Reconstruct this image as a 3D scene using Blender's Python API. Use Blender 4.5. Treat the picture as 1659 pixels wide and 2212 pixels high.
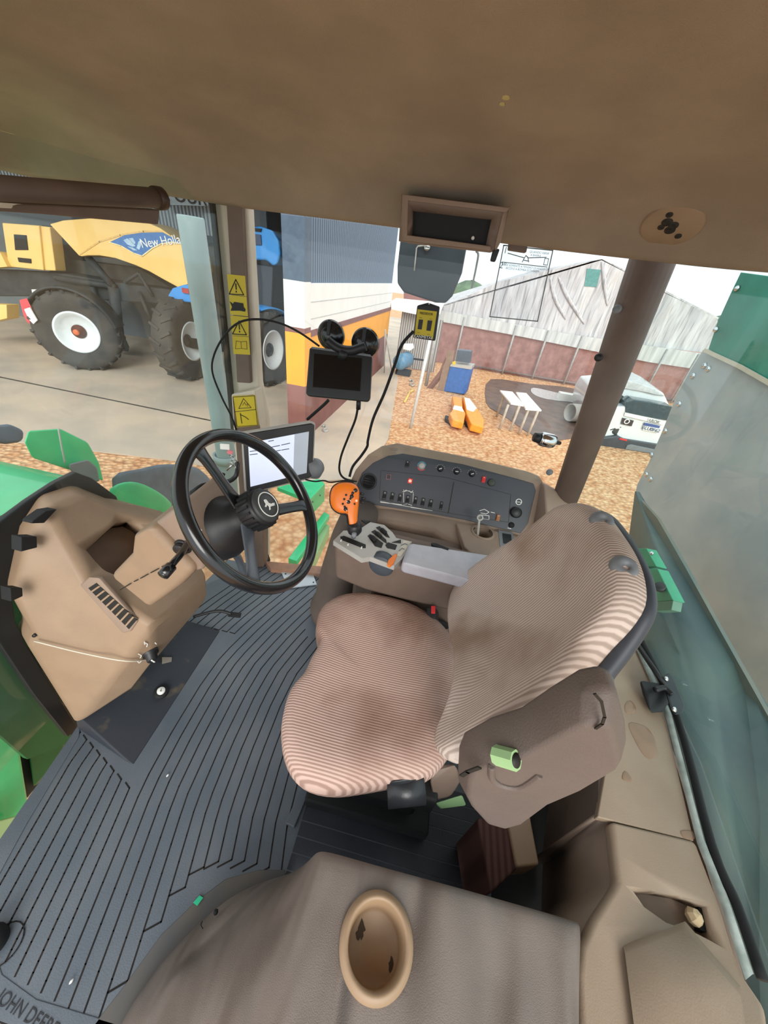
import bpy, bmesh, math, random
from mathutils import Vector, Matrix, geometry
random.seed(7)
for o in list(bpy.data.objects): bpy.data.objects.remove(o)
S = bpy.context.scene; COL = S.collection
V = Vector
# ---------------------------------------------------------------- camera, sky, exposure
FPX, PITCH, ROLL, YAW, HC = 750.0, math.radians(34.5), math.radians(8.5), math.radians(6.0), 1.42
FW = V((-math.sin(YAW)*math.cos(PITCH), math.cos(YAW)*math.cos(PITCH), -math.sin(PITCH)))
_r0 = V((math.cos(YAW), math.sin(YAW), 0)); _u0 = _r0.cross(FW)
RT = _r0*math.cos(ROLL)+_u0*math.sin(ROLL); UP = -_r0*math.sin(ROLL)+_u0*math.cos(ROLL)
CP = V((0, 0, HC))
cd = bpy.data.cameras.new('camera'); cam = bpy.data.objects.new('camera', cd); COL.objects.link(cam)
cd.sensor_fit = 'VERTICAL'; cd.sensor_height = 24; cd.lens = 24*FPX/2212; cd.clip_start = 0.02; cd.clip_end = 500
m = Matrix((RT, UP, -FW)).transposed().to_4x4(); m.translation = CP; cam.matrix_world = m
S.camera = cam
S.view_settings.view_transform = 'Standard'; S.view_settings.look = 'None'
S.view_settings.gamma = 1; S.view_settings.use_curve_mapping = False
S.view_settings.exposure = 0.80
W = bpy.data.worlds.new('sky'); S.world = W; W.use_nodes = True
nt = W.node_tree; nt.nodes.clear()
wo = nt.nodes.new('ShaderNodeOutputWorld'); bg = nt.nodes.new('ShaderNodeBackground')
tc = nt.nodes.new('ShaderNodeTexCoord'); ns = nt.nodes.new('ShaderNodeTexNoise'); cr = nt.nodes.new('ShaderNodeValToRGB')
ns.inputs['Scale'].default_value = 2.2; ns.inputs['Detail'].default_value = 4
cr.color_ramp.elements[0].color = (0.80, 0.90, 1.0, 1); cr.color_ramp.elements[1].color = (1, 1, 1, 1)
cr.color_ramp.elements[0].position = 0.35; cr.color_ramp.elements[1].position = 0.65
nt.links.new(tc.outputs['Generated'], ns.inputs['Vector']); nt.links.new(ns.outputs['Fac'], cr.inputs['Fac'])
nt.links.new(cr.outputs['Color'], bg.inputs['Color']); bg.inputs['Strength'].default_value = 0.92
nt.links.new(bg.outputs['Background'], wo.inputs['Surface'])
sd = bpy.data.lights.new('sun', 'SUN'); sd.energy = 1.6; sd.angle = math.radians(35); sd.color = (1, .96, .9)
so = bpy.data.objects.new('sun', sd); COL.objects.link(so)
so.rotation_euler = V((0.20, -0.84, 0.50)).to_track_quat('Z', 'Y').to_euler()   # veiled daylight from behind the open door side

# ---------------------------------------------------------------- pixel -> place in the world
def ray(px, py): return RT*((px-829.5)/FPX) - UP*((py-1106)/FPX) + FW
def A(px, py, X=None, Y=None, Z=None):
    d = ray(px, py)
    t = (Z-CP.z)/d.z if Z is not None else ((Y-CP.y)/d.y if Y is not None else (X-CP.x)/d.x)
    return CP + d*t
def AP(px, py, P, off=0.0):
    d = ray(px, py); n = P[1]
    return CP + d*((P[0]-CP).dot(n)/d.dot(n)) + n*off
def num(s): return [tuple(float(v) for v in q.split(',')) for q in s.split()]
def pp(s, **k): return [A(*q, **k) for q in num(s)]
def ppl(s, P, off=0.0): return [AP(*q, P, off) for q in num(s)]
def plane(p, n): return (V(p), V(n).normalized())

# ---------------------------------------------------------------- materials
def lin(c):
    return tuple(((v/255)/12.92 if v/255 <= .04045 else ((v/255+.055)/1.055)**2.4) for v in c)
MATS = {}
def mat(name, c, rough=.55, metal=0, var=.12, scale=12, bump=0, bscale=150, c2=None, emit=0, trans=0, stretch=(1,1,1), spec=.5, coat=0, det=4, lo=.35, hi=.65):
    if name in MATS: return MATS[name]
    M_ = bpy.data.materials.new(name); M_.use_nodes = True; n = M_.node_tree.nodes; l = M_.node_tree.links
    b = n['Principled BSDF']; b.inputs['Roughness'].default_value = rough; b.inputs['Metallic'].default_value = metal
    b.inputs['Specular IOR Level'].default_value = spec; b.inputs['Coat Weight'].default_value = coat
    a = lin(c); tcn = n.new('ShaderNodeTexCoord'); mp = n.new('ShaderNodeMapping'); mp.inputs['Scale'].default_value = stretch
    l.new(tcn.outputs['Object'], mp.inputs['Vector'])
    nz = n.new('ShaderNodeTexNoise'); nz.inputs['Scale'].default_value = scale; nz.inputs['Detail'].default_value = det
    l.new(mp.outputs['Vector'], nz.inputs['Vector'])
    rp = n.new('ShaderNodeValToRGB'); rp.color_ramp.elements[0].position = lo; rp.color_ramp.elements[1].position = hi
    b2 = lin(c2) if c2 else tuple(min(1, v*(1+var)) for v in a); b1 = a if c2 else tuple(v*(1-var) for v in a)
    rp.color_ramp.elements[0].color = (*b1, 1); rp.color_ramp.elements[1].color = (*b2, 1)
    l.new(nz.outputs['Fac'], rp.inputs['Fac']); l.new(rp.outputs['Color'], b.inputs['Base Color'])
    if emit: l.new(rp.outputs['Color'], b.inputs['Emission Color']); b.inputs['Emission Strength'].default_value = emit
    if bump:
        nb = n.new('ShaderNodeTexNoise'); nb.inputs['Scale'].default_value = bscale; nb.inputs['Detail'].default_value = 2
        bp = n.new('ShaderNodeBump'); bp.inputs['Strength'].default_value = bump; bp.inputs['Distance'].default_value = .002 if bscale > 30 else .01
        l.new(mp.outputs['Vector'], nb.inputs['Vector']); l.new(nb.outputs['Fac'], bp.inputs['Height']); l.new(bp.outputs['Normal'], b.inputs['Normal'])
    MATS[name] = M_; return M_
def wave_mat(name, c, c2, axis, scale, rough=.9, bump=.6, dist=.003, dirt=None, dscale=3.0, distort=.0, world=False):
    M_ = bpy.data.materials.new(name); M_.use_nodes = True; n = M_.node_tree.nodes; l = M_.node_tree.links
    b = n['Principled BSDF']; b.inputs['Roughness'].default_value = rough; b.inputs['Specular IOR Level'].default_value = .25
    t = n.new('ShaderNodeTexCoord'); w = n.new('ShaderNodeTexWave'); w.bands_direction = axis; w.inputs['Scale'].default_value = scale
    w.inputs['Distortion'].default_value = distort; w.inputs['Detail Scale'].default_value = 1.0
    l.new(t.outputs['Object'], w.inputs['Vector'])
    r = n.new('ShaderNodeValToRGB'); r.color_ramp.elements[0].position = .15; r.color_ramp.elements[1].position = .75
    r.color_ramp.elements[0].color = (*lin(c), 1); r.color_ramp.elements[1].color = (*lin(c2), 1)
    l.new(w.outputs['Color'], r.inputs['Fac']); out = r.outputs['Color']
    if dirt:
        nz = n.new('ShaderNodeTexNoise'); nz.inputs['Scale'].default_value = dscale; nz.inputs['Detail'].default_value = 3
        l.new(t.outputs['Object'], nz.inputs['Vector'])
        rr = n.new('ShaderNodeValToRGB'); rr.color_ramp.elements[0].position = .5; rr.color_ramp.elements[1].position = .72
        rr.color_ramp.elements[1].color = (.75, .75, .75, 1); rr.color_ramp.elements[0].color = (0, 0, 0, 1)
        l.new(nz.outputs['Fac'], rr.inputs['Fac'])
        mx = n.new('ShaderNodeMixRGB'); mx.inputs[2].default_value = (*lin(dirt), 1)
        l.new(rr.outputs['Color'], mx.inputs[0]); l.new(out, mx.inputs[1]); out = mx.outputs['Color']
    l.new(out, b.inputs['Base Color'])
    bp = n.new('ShaderNodeBump'); bp.inputs['Strength'].default_value = bump; bp.inputs['Distance'].default_value = dist
    l.new(w.outputs['Color'], bp.inputs['Height']); l.new(bp.outputs['Normal'], b.inputs['Normal'])
    MATS[name] = M_; return M_
def see_through(name, tint, fac, rough=.02, body=None, bfac=0.0):
    M_ = bpy.data.materials.new(name); M_.use_nodes = True; n = M_.node_tree.nodes; l = M_.node_tree.links
    n.remove(n['Principled BSDF']); o = n['Material Output']
    tr = n.new('ShaderNodeBsdfTransparent'); tr.inputs['Color'].default_value = (*tint, 1)
    gl = n.new('ShaderNodeBsdfGlossy'); gl.inputs['Roughness'].default_value = rough
    fr = n.new('ShaderNodeLayerWeight'); fr.inputs['Blend'].default_value = .5
    pw = n.new('ShaderNodeMath'); pw.operation = 'POWER'; pw.inputs[1].default_value = 4; l.new(fr.outputs['Facing'], pw.inputs[0])
    ma = n.new('ShaderNodeMath'); ma.operation = 'MULTIPLY_ADD'; ma.inputs[1].default_value = .5; ma.inputs[2].default_value = fac*.25; l.new(pw.outputs[0], ma.inputs[0])
    mx = n.new('ShaderNodeMixShader'); l.new(ma.outputs[0], mx.inputs[0]); l.new(tr.outputs[0], mx.inputs[1]); l.new(gl.outputs[0], mx.inputs[2])
    res = mx
    if body:
        df = n.new('ShaderNodeBsdfDiffuse'); df.inputs['Color'].default_value = (*lin(body), 1)
        nz = n.new('ShaderNodeTexNoise'); nz.inputs['Scale'].default_value = 3.5; nz.inputs['Detail'].default_value = 5
        t = n.new('ShaderNodeTexCoord'); l.new(t.outputs['Object'], nz.inputs['Vector'])
        ml = n.new('ShaderNodeMath'); ml.operation = 'MULTIPLY'; ml.inputs[1].default_value = bfac*2; l.new(nz.outputs['Fac'], ml.inputs[0])
        m2 = n.new('ShaderNodeMixShader'); l.new(ml.outputs[0], m2.inputs[0]); l.new(mx.outputs[0], m2.inputs[1]); l.new(df.outputs[0], m2.inputs[2]); res = m2
    l.new(res.outputs[0], o.inputs['Surface']); MATS[name] = M_; return M_

TRIM = mat('tan_trim_plastic', (152,128,104), .55, bump=.25, bscale=500, var=.05)
TRIMD = mat('brown_trim_plastic', (146,126,110), .6, bump=.25, bscale=500, var=.06)
TRIML = mat('rear_trim_plastic', (156,136,116), .5, bump=.2, bscale=400, c2=(146,126,106), scale=7)
DARKB = mat('dark_brown_plastic', (112,95,84), .6, var=.08, bump=.2, bscale=400)
HEAD = mat('headliner_fabric', (152,136,118), .95, var=.10, scale=6, bump=.4, bscale=700)
CREAM = mat('cream_pillar_edge', (206,198,180), .5, var=.04)
BLACK = mat('black_plastic', (30,31,33), .45, var=.1)
BLK2 = mat('matt_black_rubber', (20,21,22), .75, var=.15)
GLOSSB = mat('gloss_black_grip', (26,27,29), .22, var=.1, coat=.3)
PANEL = mat('charcoal_panel', (52,56,66), .45, var=.06, bump=.15, bscale=600)
SILV = mat('silver_grey_plastic', (176,174,168), .4, var=.05)
ARMP = mat('grey_arm_pad', (176,176,184), .42, var=.05, scale=30)
WHITE = mat('white_paint', (238,238,232), .5, var=.03)
GREY = mat('mid_grey_plastic', (120,124,128), .5, var=.08)
ORG = mat('orange_plastic', (240,124,30), .38, var=.03)
CHROME = mat('chrome', (210,212,214), .15, 1, var=.03)
STEELP = mat('brushed_plate', (176,186,192), .4, .3, var=.05)
YEL = mat('yellow_decal', (206,184,42), .5, var=.04)
INK = mat('black_ink', (24,22,18), .6, var=.02)
GREEN = mat('green_paint', (58,202,134), .3, var=.06, coat=.4)
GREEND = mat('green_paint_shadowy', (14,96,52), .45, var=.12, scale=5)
GREENL = mat('pale_green_metal', (158,196,140), .5, var=.05)
EXH = mat('grey_exhaust_paint', (142,160,160), .5, var=.08, scale=5)
RED = mat('red_plastic', (214,50,52), .4, var=.04)
MAT = mat('rubber_mat', (82,91,101), .45, c2=(96,103,110), scale=5, bump=.25, bscale=300, spec=.6)
MATG = mat('mat_groove', (10,9,9), .9, c2=(34,26,20), scale=9)
CUSH = wave_mat('corduroy_seat', (158,130,118), (198,170,158), 'Y', 48, dirt=(128,92,76), dscale=4.5, bump=.35, dist=.0022)
BACKF = wave_mat('corduroy_back', (170,152,140), (212,194,182), 'Y', 48, dirt=(140,114,92), dscale=4.5, bump=.35, dist=.0022)
GLASS = see_through('clear_glass', (.96,.98,.97), .12)
RGLASS = see_through('tinted_rear_glass', (.90,.965,.95), .14, body=(150,170,166), bfac=.05)
WGLASS = see_through('dusty_windscreen', (.93,.96,.95), .14, body=(190,180,165), bfac=.05)

# ---------------------------------------------------------------- mesh helpers (world coordinates in, origins set per object)
WL = {}
def reg(o, loc, parent):
    WL[o.name] = V(loc)
    if parent is not None: o.parent = parent; o.location = V(loc)-WL[parent.name]
    else: o.location = loc
def tag(o, label=None, cat=None, group=None, kind=None):
    if label: o['label'] = label
    if cat: o['category'] = cat
    if group: o['group'] = group
    if kind: o['kind'] = kind
    return o
def thing(name, label, cat, loc, group=None):
    o = bpy.data.objects.new(name, None); COL.objects.link(o); o.empty_display_size = .05
    reg(o, loc, None); return tag(o, label, cat, group)
def M(name, vs, fs, mt, parent=None, smooth=False, bevel=0, seg=2, sub=0, solid=0, base=False):
    vs = [V(v) for v in vs]
    n = len(vs); c = sum(vs, V((0,0,0)))/n
    if base or parent is None: c = V((c.x, c.y, min(v.z for v in vs)))
    me = bpy.data.meshes.new(name); me.from_pydata([v-c for v in vs], [], fs); me.update()
    b = bmesh.new(); b.from_mesh(me); bmesh.ops.remove_doubles(b, verts=b.verts, dist=1e-6); bmesh.ops.recalc_face_normals(b, faces=b.faces); b.to_mesh(me); b.free()
    o = bpy.data.objects.new(name, me); COL.objects.link(o); me.materials.append(mt)
    if solid: k = o.modifiers.new('s', 'SOLIDIFY'); k.thickness = solid; k.offset = 0
    if bevel:
        k = o.modifiers.new('b', 'BEVEL'); k.width = bevel; k.segments = seg; k.limit_method = 'ANGLE'; k.angle_limit = math.radians(28); smooth = True
        k.harden_normals = False
    if sub: k = o.modifiers.new('ss', 'SUBSURF'); k.levels = k.render_levels = sub
    if smooth:
        for p in me.polygons: p.use_smooth = True
    if bevel and not sub: o.modifiers.new('wn', 'WEIGHTED_NORMAL')
    reg(o, c, parent); return o
def T(name, vs, fs, mt, label, cat, group=None, **k):
    return tag(M(name, vs, fs, mt, **k), label, cat, group)
def prism_vf(poly, ext):
    n = len(poly); ext = V(ext)
    a = [V(p) for p in poly]; b = [p+ext for p in a]
    fs = [list(range(n)), list(range(2*n-1, n-1, -1))]
    fs += [[i, (i+1) % n, n+(i+1) % n, n+i] for i in range(n)]
    # concave-safe caps
    t = geometry.tessellate_polygon([a])
    if n > 4: fs = [list(x) for x in t] + [[n+i for i in reversed(x)] for x in t] + fs[2:]
    return a+b, fs
def prism(name, poly, ext, mt, parent=None, **k):
    v, f = prism_vf(poly, ext); return M(name, v, f, mt, parent, **k)
def join(*vf):
    vs, fs = [], []
    for v, f in vf:
        o = len(vs); vs += list(v); fs += [[i+o for i in q] for q in f]
    return vs, fs
def boxvf(lo, hi):
    x0, y0, z0 = lo; x1, y1, z1 = hi
    return [V(p) for p in ((x0,y0,z0),(x1,y0,z0),(x1,y1,z0),(x0,y1,z0),(x0,y0,z1),(x1,y0,z1),(x1,y1,z1),(x0,y1,z1))], \
        [[0,3,2,1],[4,5,6,7],[0,1,5,4],[1,2,6,5],[2,3,7,6],[3,0,4,7]]
def box(name, lo, hi, mt, parent=None, **k):
    v, f = boxvf(lo, hi); return M(name, v, f, mt, parent, **k)
def frame(n, hint=V((0,0,1))):
    n = V(n).normalized(); a = hint.cross(n)
    if a.length < 1e-3: a = V((1,0,0)).cross(n)
    a.normalize(); return a, n.cross(a), n
def ovf(c, n, sx, sy, sz, hint=V((0,0,1))):       # oriented box: x across, y 'up', z along n
    a, b, n = frame(n, hint); c = V(c)
    return [c+a*x*sx+b*y*sy+n*z*sz for z in (-.5,.5) for (x,y) in ((-.5,-.5),(.5,-.5),(.5,.5),(-.5,.5))], \
        [[0,3,2,1],[4,5,6,7],[0,1,5,4],[1,2,6,5],[2,3,7,6],[3,0,4,7]]
def lathevf(c, axis, prof, n=28, a0=0, a1=2*math.pi, closed=False):
    a, b, ax = frame(axis); c = V(c); vs, fs = [], []
    full = abs(a1-a0-2*math.pi) < 1e-6; m_ = n if full else n+1
    for (r, h) in prof:
        for i in range(m_):
            t = a0+(a1-a0)*i/n; vs.append(c+ax*h+(a*math.cos(t)+b*math.sin(t))*max(r, 1e-5))
    L = len(prof)
    for j in range(L if closed else L-1):
        j2 = (j+1) % L
        for i in range(n):
            i2 = (i+1) % m_; fs.append([j*m_+i, j*m_+i2, j2*m_+i2, j2*m_+i])
    return vs, fs
def lathe(name, c, axis, prof, mt, parent=None, n=28, closed=False, smooth=True, **k):
    v, f = lathevf(c, axis, prof, n, closed=closed); return M(name, v, f, mt, parent, smooth=smooth, **k)
def cylp(r, h0, h1, ch=.0): return [(0,h0),(r-ch,h0),(r,h0+(ch if h1>h0 else -ch)),(r,h1-(ch if h1>h0 else -ch)),(r-ch,h1),(0,h1)]
def smoothpath(pts, k=6, closed=False):
    pts = [V(p) for p in pts]; n = len(pts); out = []
    rng_ = n if closed else n-1
    for i in range(rng_):
        g = (lambda j: pts[j % n]) if closed else (lambda j: pts[max(0, min(n-1, j))])
        p0, p1, p2, p3 = g(i-1), g(i), g(i+1), g(i+2)
        for s in range(k):
            t = s/k; out.append(.5*((2*p1)+(p2-p0)*t+(2*p0-5*p1+4*p2-p3)*t*t+(3*p1-p0-3*p2+p3)*t**3))
    if not closed: out.append(pts[-1])
    return out
def tubevf(pts, r, n=8, closed=False, caps=True):
    pts = [V(p) for p in pts]; N = len(pts); vs, fs = [], []; up = None
    for i, p in enumerate(pts):
        if closed: t = pts[(i+1) % N]-pts[i-1]
        else: t = pts[min(i+1, N-1)]-pts[max(i-1, 0)]
        t.normalize()
        if up is None: up = frame(t)[0]
        up = (up-t*up.dot(t)); up.normalize(); s = t.cross(up)
        rr = r[i] if isinstance(r, (list, tuple)) else r
        for j in range(n):
            a = 2*math.pi*j/n; vs.append(p+(up*math.cos(a)+s*math.sin(a))*rr)
    for i in range(N if closed else N-1):
        i2 = (i+1) % N
        for j in range(n): fs.append([i*n+j, i*n+(j+1) % n, i2*n+(j+1) % n, i2*n+j])
    if caps and not closed: fs += [list(range(n-1, -1, -1)), [(N-1)*n+j for j in range(n)]]
    return vs, fs
def tube(name, pts, r, mt, parent=None, n=8, k=6, closed=False, **kw):
    if k and len(pts) > 2: pts = smoothpath(pts, k, closed)
    v, f = tubevf(pts, r, n, closed); return M(name, v, f, mt, parent, smooth=True, **kw)
def gridvf(rows):
    n = len(rows[0]); vs = [V(p) for r in rows for p in r]; fs = []
    for i in range(len(rows)-1):
        for j in range(n-1): fs.append([i*n+j, i*n+j+1, (i+1)*n+j+1, (i+1)*n+j])
    return vs, fs
def hull(name, pts, mt, parent=None, **k):
    b = bmesh.new()
    for p in pts: b.verts.new(V(p))
    r = bmesh.ops.convex_hull(b, input=b.verts)
    bmesh.ops.delete(b, geom=[e for e in b.verts if not e.link_faces], context='VERTS')
    bmesh.ops.dissolve_limit(b, angle_limit=math.radians(3), verts=b.verts, edges=b.edges)
    b.verts.ensure_lookup_table(); b.verts.index_update()
    vs = [v.co.copy() for v in b.verts]; fs = [[v.index for v in f.verts] for f in b.faces]; b.free()
    return M(name, vs, fs, mt, parent, **k)
def cushion(name, outline, nrm, mt, parent=None, thick=.08, dome=.03, back=.94, k=4, rings=None, dip=0):
    o = smoothpath(outline, k, True); n = V(nrm).normalized(); c = sum(o, V((0,0,0)))/len(o)
    R = rings or [(back*.6,-thick),(back,-thick),(.985,-thick*.85),(1.0,-thick*.55),(1.0,-thick*.3),(.985,-.12*thick),(.95,0),(.88,dome*.5),(.75,dome*.85),(.55,dome),(.35,dome-dip),(.15,dome-dip)]
    N = len(o); vs, fs = [], []
    for s, h in R: vs += [c+(p-c)*s+n*h for p in o]
    vs.append(c+n*R[0][1]); vs.append(c+n*R[-1][1])
    for i in range(len(R)-1):
        for j in range(N): fs.append([i*N+j, i*N+(j+1) % N, (i+1)*N+(j+1) % N, (i+1)*N+j])
    L = (len(R)-1)*N
    for j in range(N): fs.append([len(vs)-2, (j+1) % N, j]); fs.append([len(vs)-1, L+j, L+(j+1) % N])
    return M(name, vs, fs, mt, parent, smooth=True)
def text(name, s, o, xd, yd, size, mt, parent=None, ext=.0006, align='CENTER'):
    cu = bpy.data.curves.new('t', 'FONT'); cu.body = s; cu.size = size; cu.align_x = align; cu.align_y = 'CENTER'; cu.extrude = ext
    to = bpy.data.objects.new('t', cu); COL.objects.link(to); bpy.context.view_layer.update()
    me = bpy.data.meshes.new_from_object(to.evaluated_get(bpy.context.evaluated_depsgraph_get())); bpy.data.objects.remove(to)
    xd = V(xd).normalized(); yd = V(yd); yd = (yd-xd*yd.dot(xd)).normalized(); zd = xd.cross(yd)
    vs = [V(o)+xd*v.co.x+yd*v.co.y+zd*v.co.z for v in me.vertices]; fs = [list(p.vertices) for p in me.polygons]
    return M(name, vs, fs, mt, parent)
def cut(obj, v, f):                              # carve a pocket, baked into the mesh
    k = M('cutter', v, f, INK); bpy.context.view_layer.update()
    b = obj.modifiers.new('c', 'BOOLEAN'); b.operation = 'DIFFERENCE'; b.object = k; b.solver = 'EXACT'
    bpy.context.view_layer.update()
    me = bpy.data.meshes.new_from_object(obj.evaluated_get(bpy.context.evaluated_depsgraph_get()))
    sm = any(p.use_smooth for p in obj.data.polygons)
    mt = obj.data.materials[0]; obj.modifiers.clear(); obj.data = me; remat(obj, mt); obj.modifiers.new('wn', 'WEIGHTED_NORMAL'); bpy.data.objects.remove(k)
def remat(obj, mt):
    obj.data.materials.clear(); obj.data.materials.append(mt)
    for p in obj.data.polygons: p.material_index = 0
def struct(o): o['kind'] = 'structure'; return o
def stroke(pts, w, nrm, closed=False, h=.0008):
    """flat line of width w lying on a plane with normal nrm"""
    n = V(nrm).normalized(); P = [V(p) for p in pts]; vs, fs = [], []; N = len(P)
    for i in range(N if closed else N-1):
        a, b = P[i], P[(i+1) % N]; d = (b-a)
        if d.length < 1e-7: continue
        d.normalize(); s = n.cross(d)*w/2; a = a-d*w*.3; b = b+d*w*.3; o = len(vs)
        vs += [a-s, b-s, b+s, a+s, a-s+n*h, b-s+n*h, b+s+n*h, a+s+n*h]
        fs += [[q+o for q in g] for g in ([0,3,2,1],[4,5,6,7],[0,1,5,4],[1,2,6,5],[2,3,7,6],[3,0,4,7])]
    return vs, fs

# ================================================================ STRUCTURE OF THE CAB
# cab floor
fl = [V((-1.0,.40,-.02)), V((-.93,.06,-.02)), V((-.86,-.14,-.02)), V((.78,-.14,-.02)), V((.86,.5,-.02)), V((.62,1.36,-.02)), V((-.98,1.30,-.02))]
struct(prism('floor', fl, (0,0,-.10), BLK2))
# headliner
rim = [A(*q, Z=1.53) for q in num('0,362 150,385 300,408 450,432 530,445 865,487 1100,522 1380,555 1659,582')]
rim = [V((-1.02,-.16,1.53)), V((-1.02,.35,1.53))]+rim+[V((.92,.8,1.53)), V((.9,-.16,1.53))]
ctr = V((-.05,.35,0)); prof = [(1.06,.20),(1.05,.02),(1.0,-.006),(.975,.004),(.94,.04),(.88,.072),(.78,.10),(.62,.118),(.40,.128),(.18,.132)]
rim = smoothpath(rim, 4, True); vs = []; fs = []; N = len(rim)
for s_, h in prof: vs += [V((ctr.x+(p.x-ctr.x)*s_, ctr.y+(p.y-ctr.y)*s_, 1.53+h)) for p in rim]
for i in range(len(prof)-1):
    for j in range(N): fs.append([i*N+j, i*N+(j+1) % N, (i+1)*N+(j+1) % N, (i+1)*N+j])
vs.append(V((ctr.x, ctr.y, 1.662))); vs.append(V((ctr.x, ctr.y, 1.76)))
L = (len(prof)-1)*N
for j in range(N): fs.append([len(vs)-2, L+(j+1) % N, L+j]); fs.append([len(vs)-1, j, (j+1) % N])
struct(M('ceiling', vs, fs, HEAD, smooth=True))
from mathutils.bvhtree import BVHTree
_ct = BVHTree.FromPolygons(vs, fs)
def on_ceiling(px, py):
    h = _ct.ray_cast(CP, ray(px, py).normalized()); n = h[1] if h[1].dot(CP-h[0]) > 0 else -h[1]
    return h[0], n
# glass: right side, windscreen, rear
def pane(name, poly, mt, ext=(0,.004,0)): return struct(prism(name, poly, ext, mt))
pane('window_1', [A(524,452,Y=1.36), A(1392,556,Y=1.36), A(1196,1078,Y=1.36), A(566,1216,Y=1.33)], GLASS)
wsb = [V((-.80,1.36,.0)), V((-.98,1.05,.0)), V((-1.08,.70,.0)), V((-1.10,.30,.0)), V((-1.08,-.02,.0))]
wv, wf = gridvf([[p+V((0,0,0)) for p in wsb], [p+V((.03,-.005,1.56)) for p in wsb]])
struct(M('window_2', wv, wf, WGLASS, solid=.004))
rb = [V((.60,1.355,.46)), V((.78,1.18,.46)), V((.885,.93,.46)), V((.875,.55,.46)), V((.80,.12,.46)), V((.79,-.15,.46))]
wv, wf = gridvf([rb, [p+V((-.01,-.01,1.09)) for p in rb]])
struct(M('window_3', wv, wf, RGLASS, solid=.004))
wv, wf = gridvf([[V((p.x-.045,p.y-.02,-.1)) for p in rb], [V((p.x-.045,p.y-.02,.43)) for p in rb]])
struct(M('wall_rear', wv, wf, TRIMD, solid=.01))

# ---------------------------------------------------------------- right front pillar with its warning decals
PA = plane((-.72,1.30,1.0), (0,-1,0))
pil = thing('cab_pillar', 'cream and brown front pillar carrying yellow warning decals beside the windscreen', 'pillar', (-.80,1.31,0.0))
prism('pillar_edge', ppl('456,433 527,440 553,832 570,915 572,1215 546,1222 540,1060 506,930 497,840', PA, -.02), (0,.045,0), CREAM, pil, bevel=.006)
prism('pillar_cover', ppl('489,436 522,440 541,828 512,826', PA, .002), (0,.02,0), DARKB, pil, bevel=.004)
prism('windscreen_seal', ppl('452,433 457,433 506,932 540,1062 536,1062 499,932', PA, .0), (0,.03,0), BLK2, pil)
lowb = prism('pillar_box', ppl('512,846 562,836 573,925 574,1060 524,1060', PA, .045), (0,.06,0), CREAM, pil, bevel=.006)
prism('pillar_box_panel', ppl('517,851 559,846 572,916 572,1056 530,1058', PA, .050), (0,.01,0), DARKB, pil)
lp = prism('lower_post', ppl('530,1050 574,1050 575,1218 546,1222 538,1150', PA, .03), (0,.06,0), DARKB, pil, bevel=.01)
hull('post_foot', [A(*q,Z=z) for q,z in (((532,1195),.06),((580,1195),.06),((580,1224),.0),((538,1228),.0),((530,1180),.1))]+[V((-.86,1.35,0)),V((-.74,1.35,0)),V((-.8,1.35,.08))], BLK2, pil, bevel=.008)
def decal(poly, off, par=pil):
    return tag(prism('warning_decal', ppl(poly, PA, off), (0,.003,0), YEL, par), 'yellow pictogram sticker')
D1 = [decal('492,592 530,596 533,640 496,636', .0045), decal('496,637 533,641 536,683 499,679', .0045), decal('499,681 537,685 538,727 503,724', .0045), decal('503,725 538,728 541,766 506,764', .0045)]
def line(name, polys, w, P, off, mt, par, closed=True):
    v, f = join(*[stroke(ppl(p, P, off), w, P[1], closed) for p in polys]); return M(name, v, f, mt, par)
line('warning_triangle', ['511,604 497,635 528,637'], .003, PA, .005, INK, D1[0])
line('exclamation_mark', ['511,613 512,625','512,629 512,631'], .004, PA, .005, INK, D1[0], False)
prism('machine_silhouette', ppl('498,651 505,656 508,652 527,655 528,663 532,668 531,673 519,671 500,671 503,663', PA, .006), (0,.001,0), INK, D1[1])
line('warning_triangle', ['518,693 504,721 534,723'], .003, PA, .005, INK, D1[2])
line('exclamation_mark', ['518,700 519,711','519,715 519,717'], .004, PA, .005, INK, D1[2], False)
line('open_book_symbol', ['512,736 522,738 534,737 535,754 523,752 510,753','522,738 523,752'], .0018, PA, .005, mat('ochre_ink',(120,100,20)), D1[3])
D2 = decal('518,848 565,846 571,910 526,914', .0535)
line('decal_border', ['519,850 564,847 570,909 527,912','522,881 567,876'], .002, PA, .054, INK, D2)
line('warning_triangle', ['541,853 531,874 557,872'], .002, PA, .054, INK, D2)
line('hand_symbol', ['539,867 543,861 546,867 550,863 549,870'], .002, PA, .054, mat('ochre_ink',(120,100,20)), D2, False)
line('thrown_object_symbol', ['534,884 537,905','535,887 545,892 551,897'], .003, PA, .054, INK, D2, False)

# rear right pillar
cpl = thing('cab_pillar', 'dark brown leaning rear pillar with a clamp knob, right of the side window', 'pillar', (.56,1.33,.72))
c0, c1 = A(1218,1084,Y=1.33), A(1412,556,Y=1.33)
ax = (c1-c0)
pv = []
for t in (0,1):
    base = c0+ax*t; w = .048 if t == 0 else .062
    pv.append([base+V((w*math.cos(a), .042*math.sin(a)*1.0, 0)) for a in [2*math.pi*i/20 for i in range(20)]])
vs_, fs_ = gridvf([r+[r[0]] for r in pv]); M('pillar_cover', vs_+pv[0]+pv[1], fs_+[list(range(42,62)), list(range(62,82))], DARKB, cpl, smooth=True)
for q in ((1333,668),(1293,772),(1187,1020)):
    P_ = A(*q, Y=1.293); lathe('pillar_bolt_cap', P_, (-.5,-.85,.1), [(0,-.004),(.012,-.004),(.012,.004),(.009,.008),(0,.008)], GREY if q[1]!=772 else BLACK, cpl, n=16)
kn = A(1178,950, Y=1.20)
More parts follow.
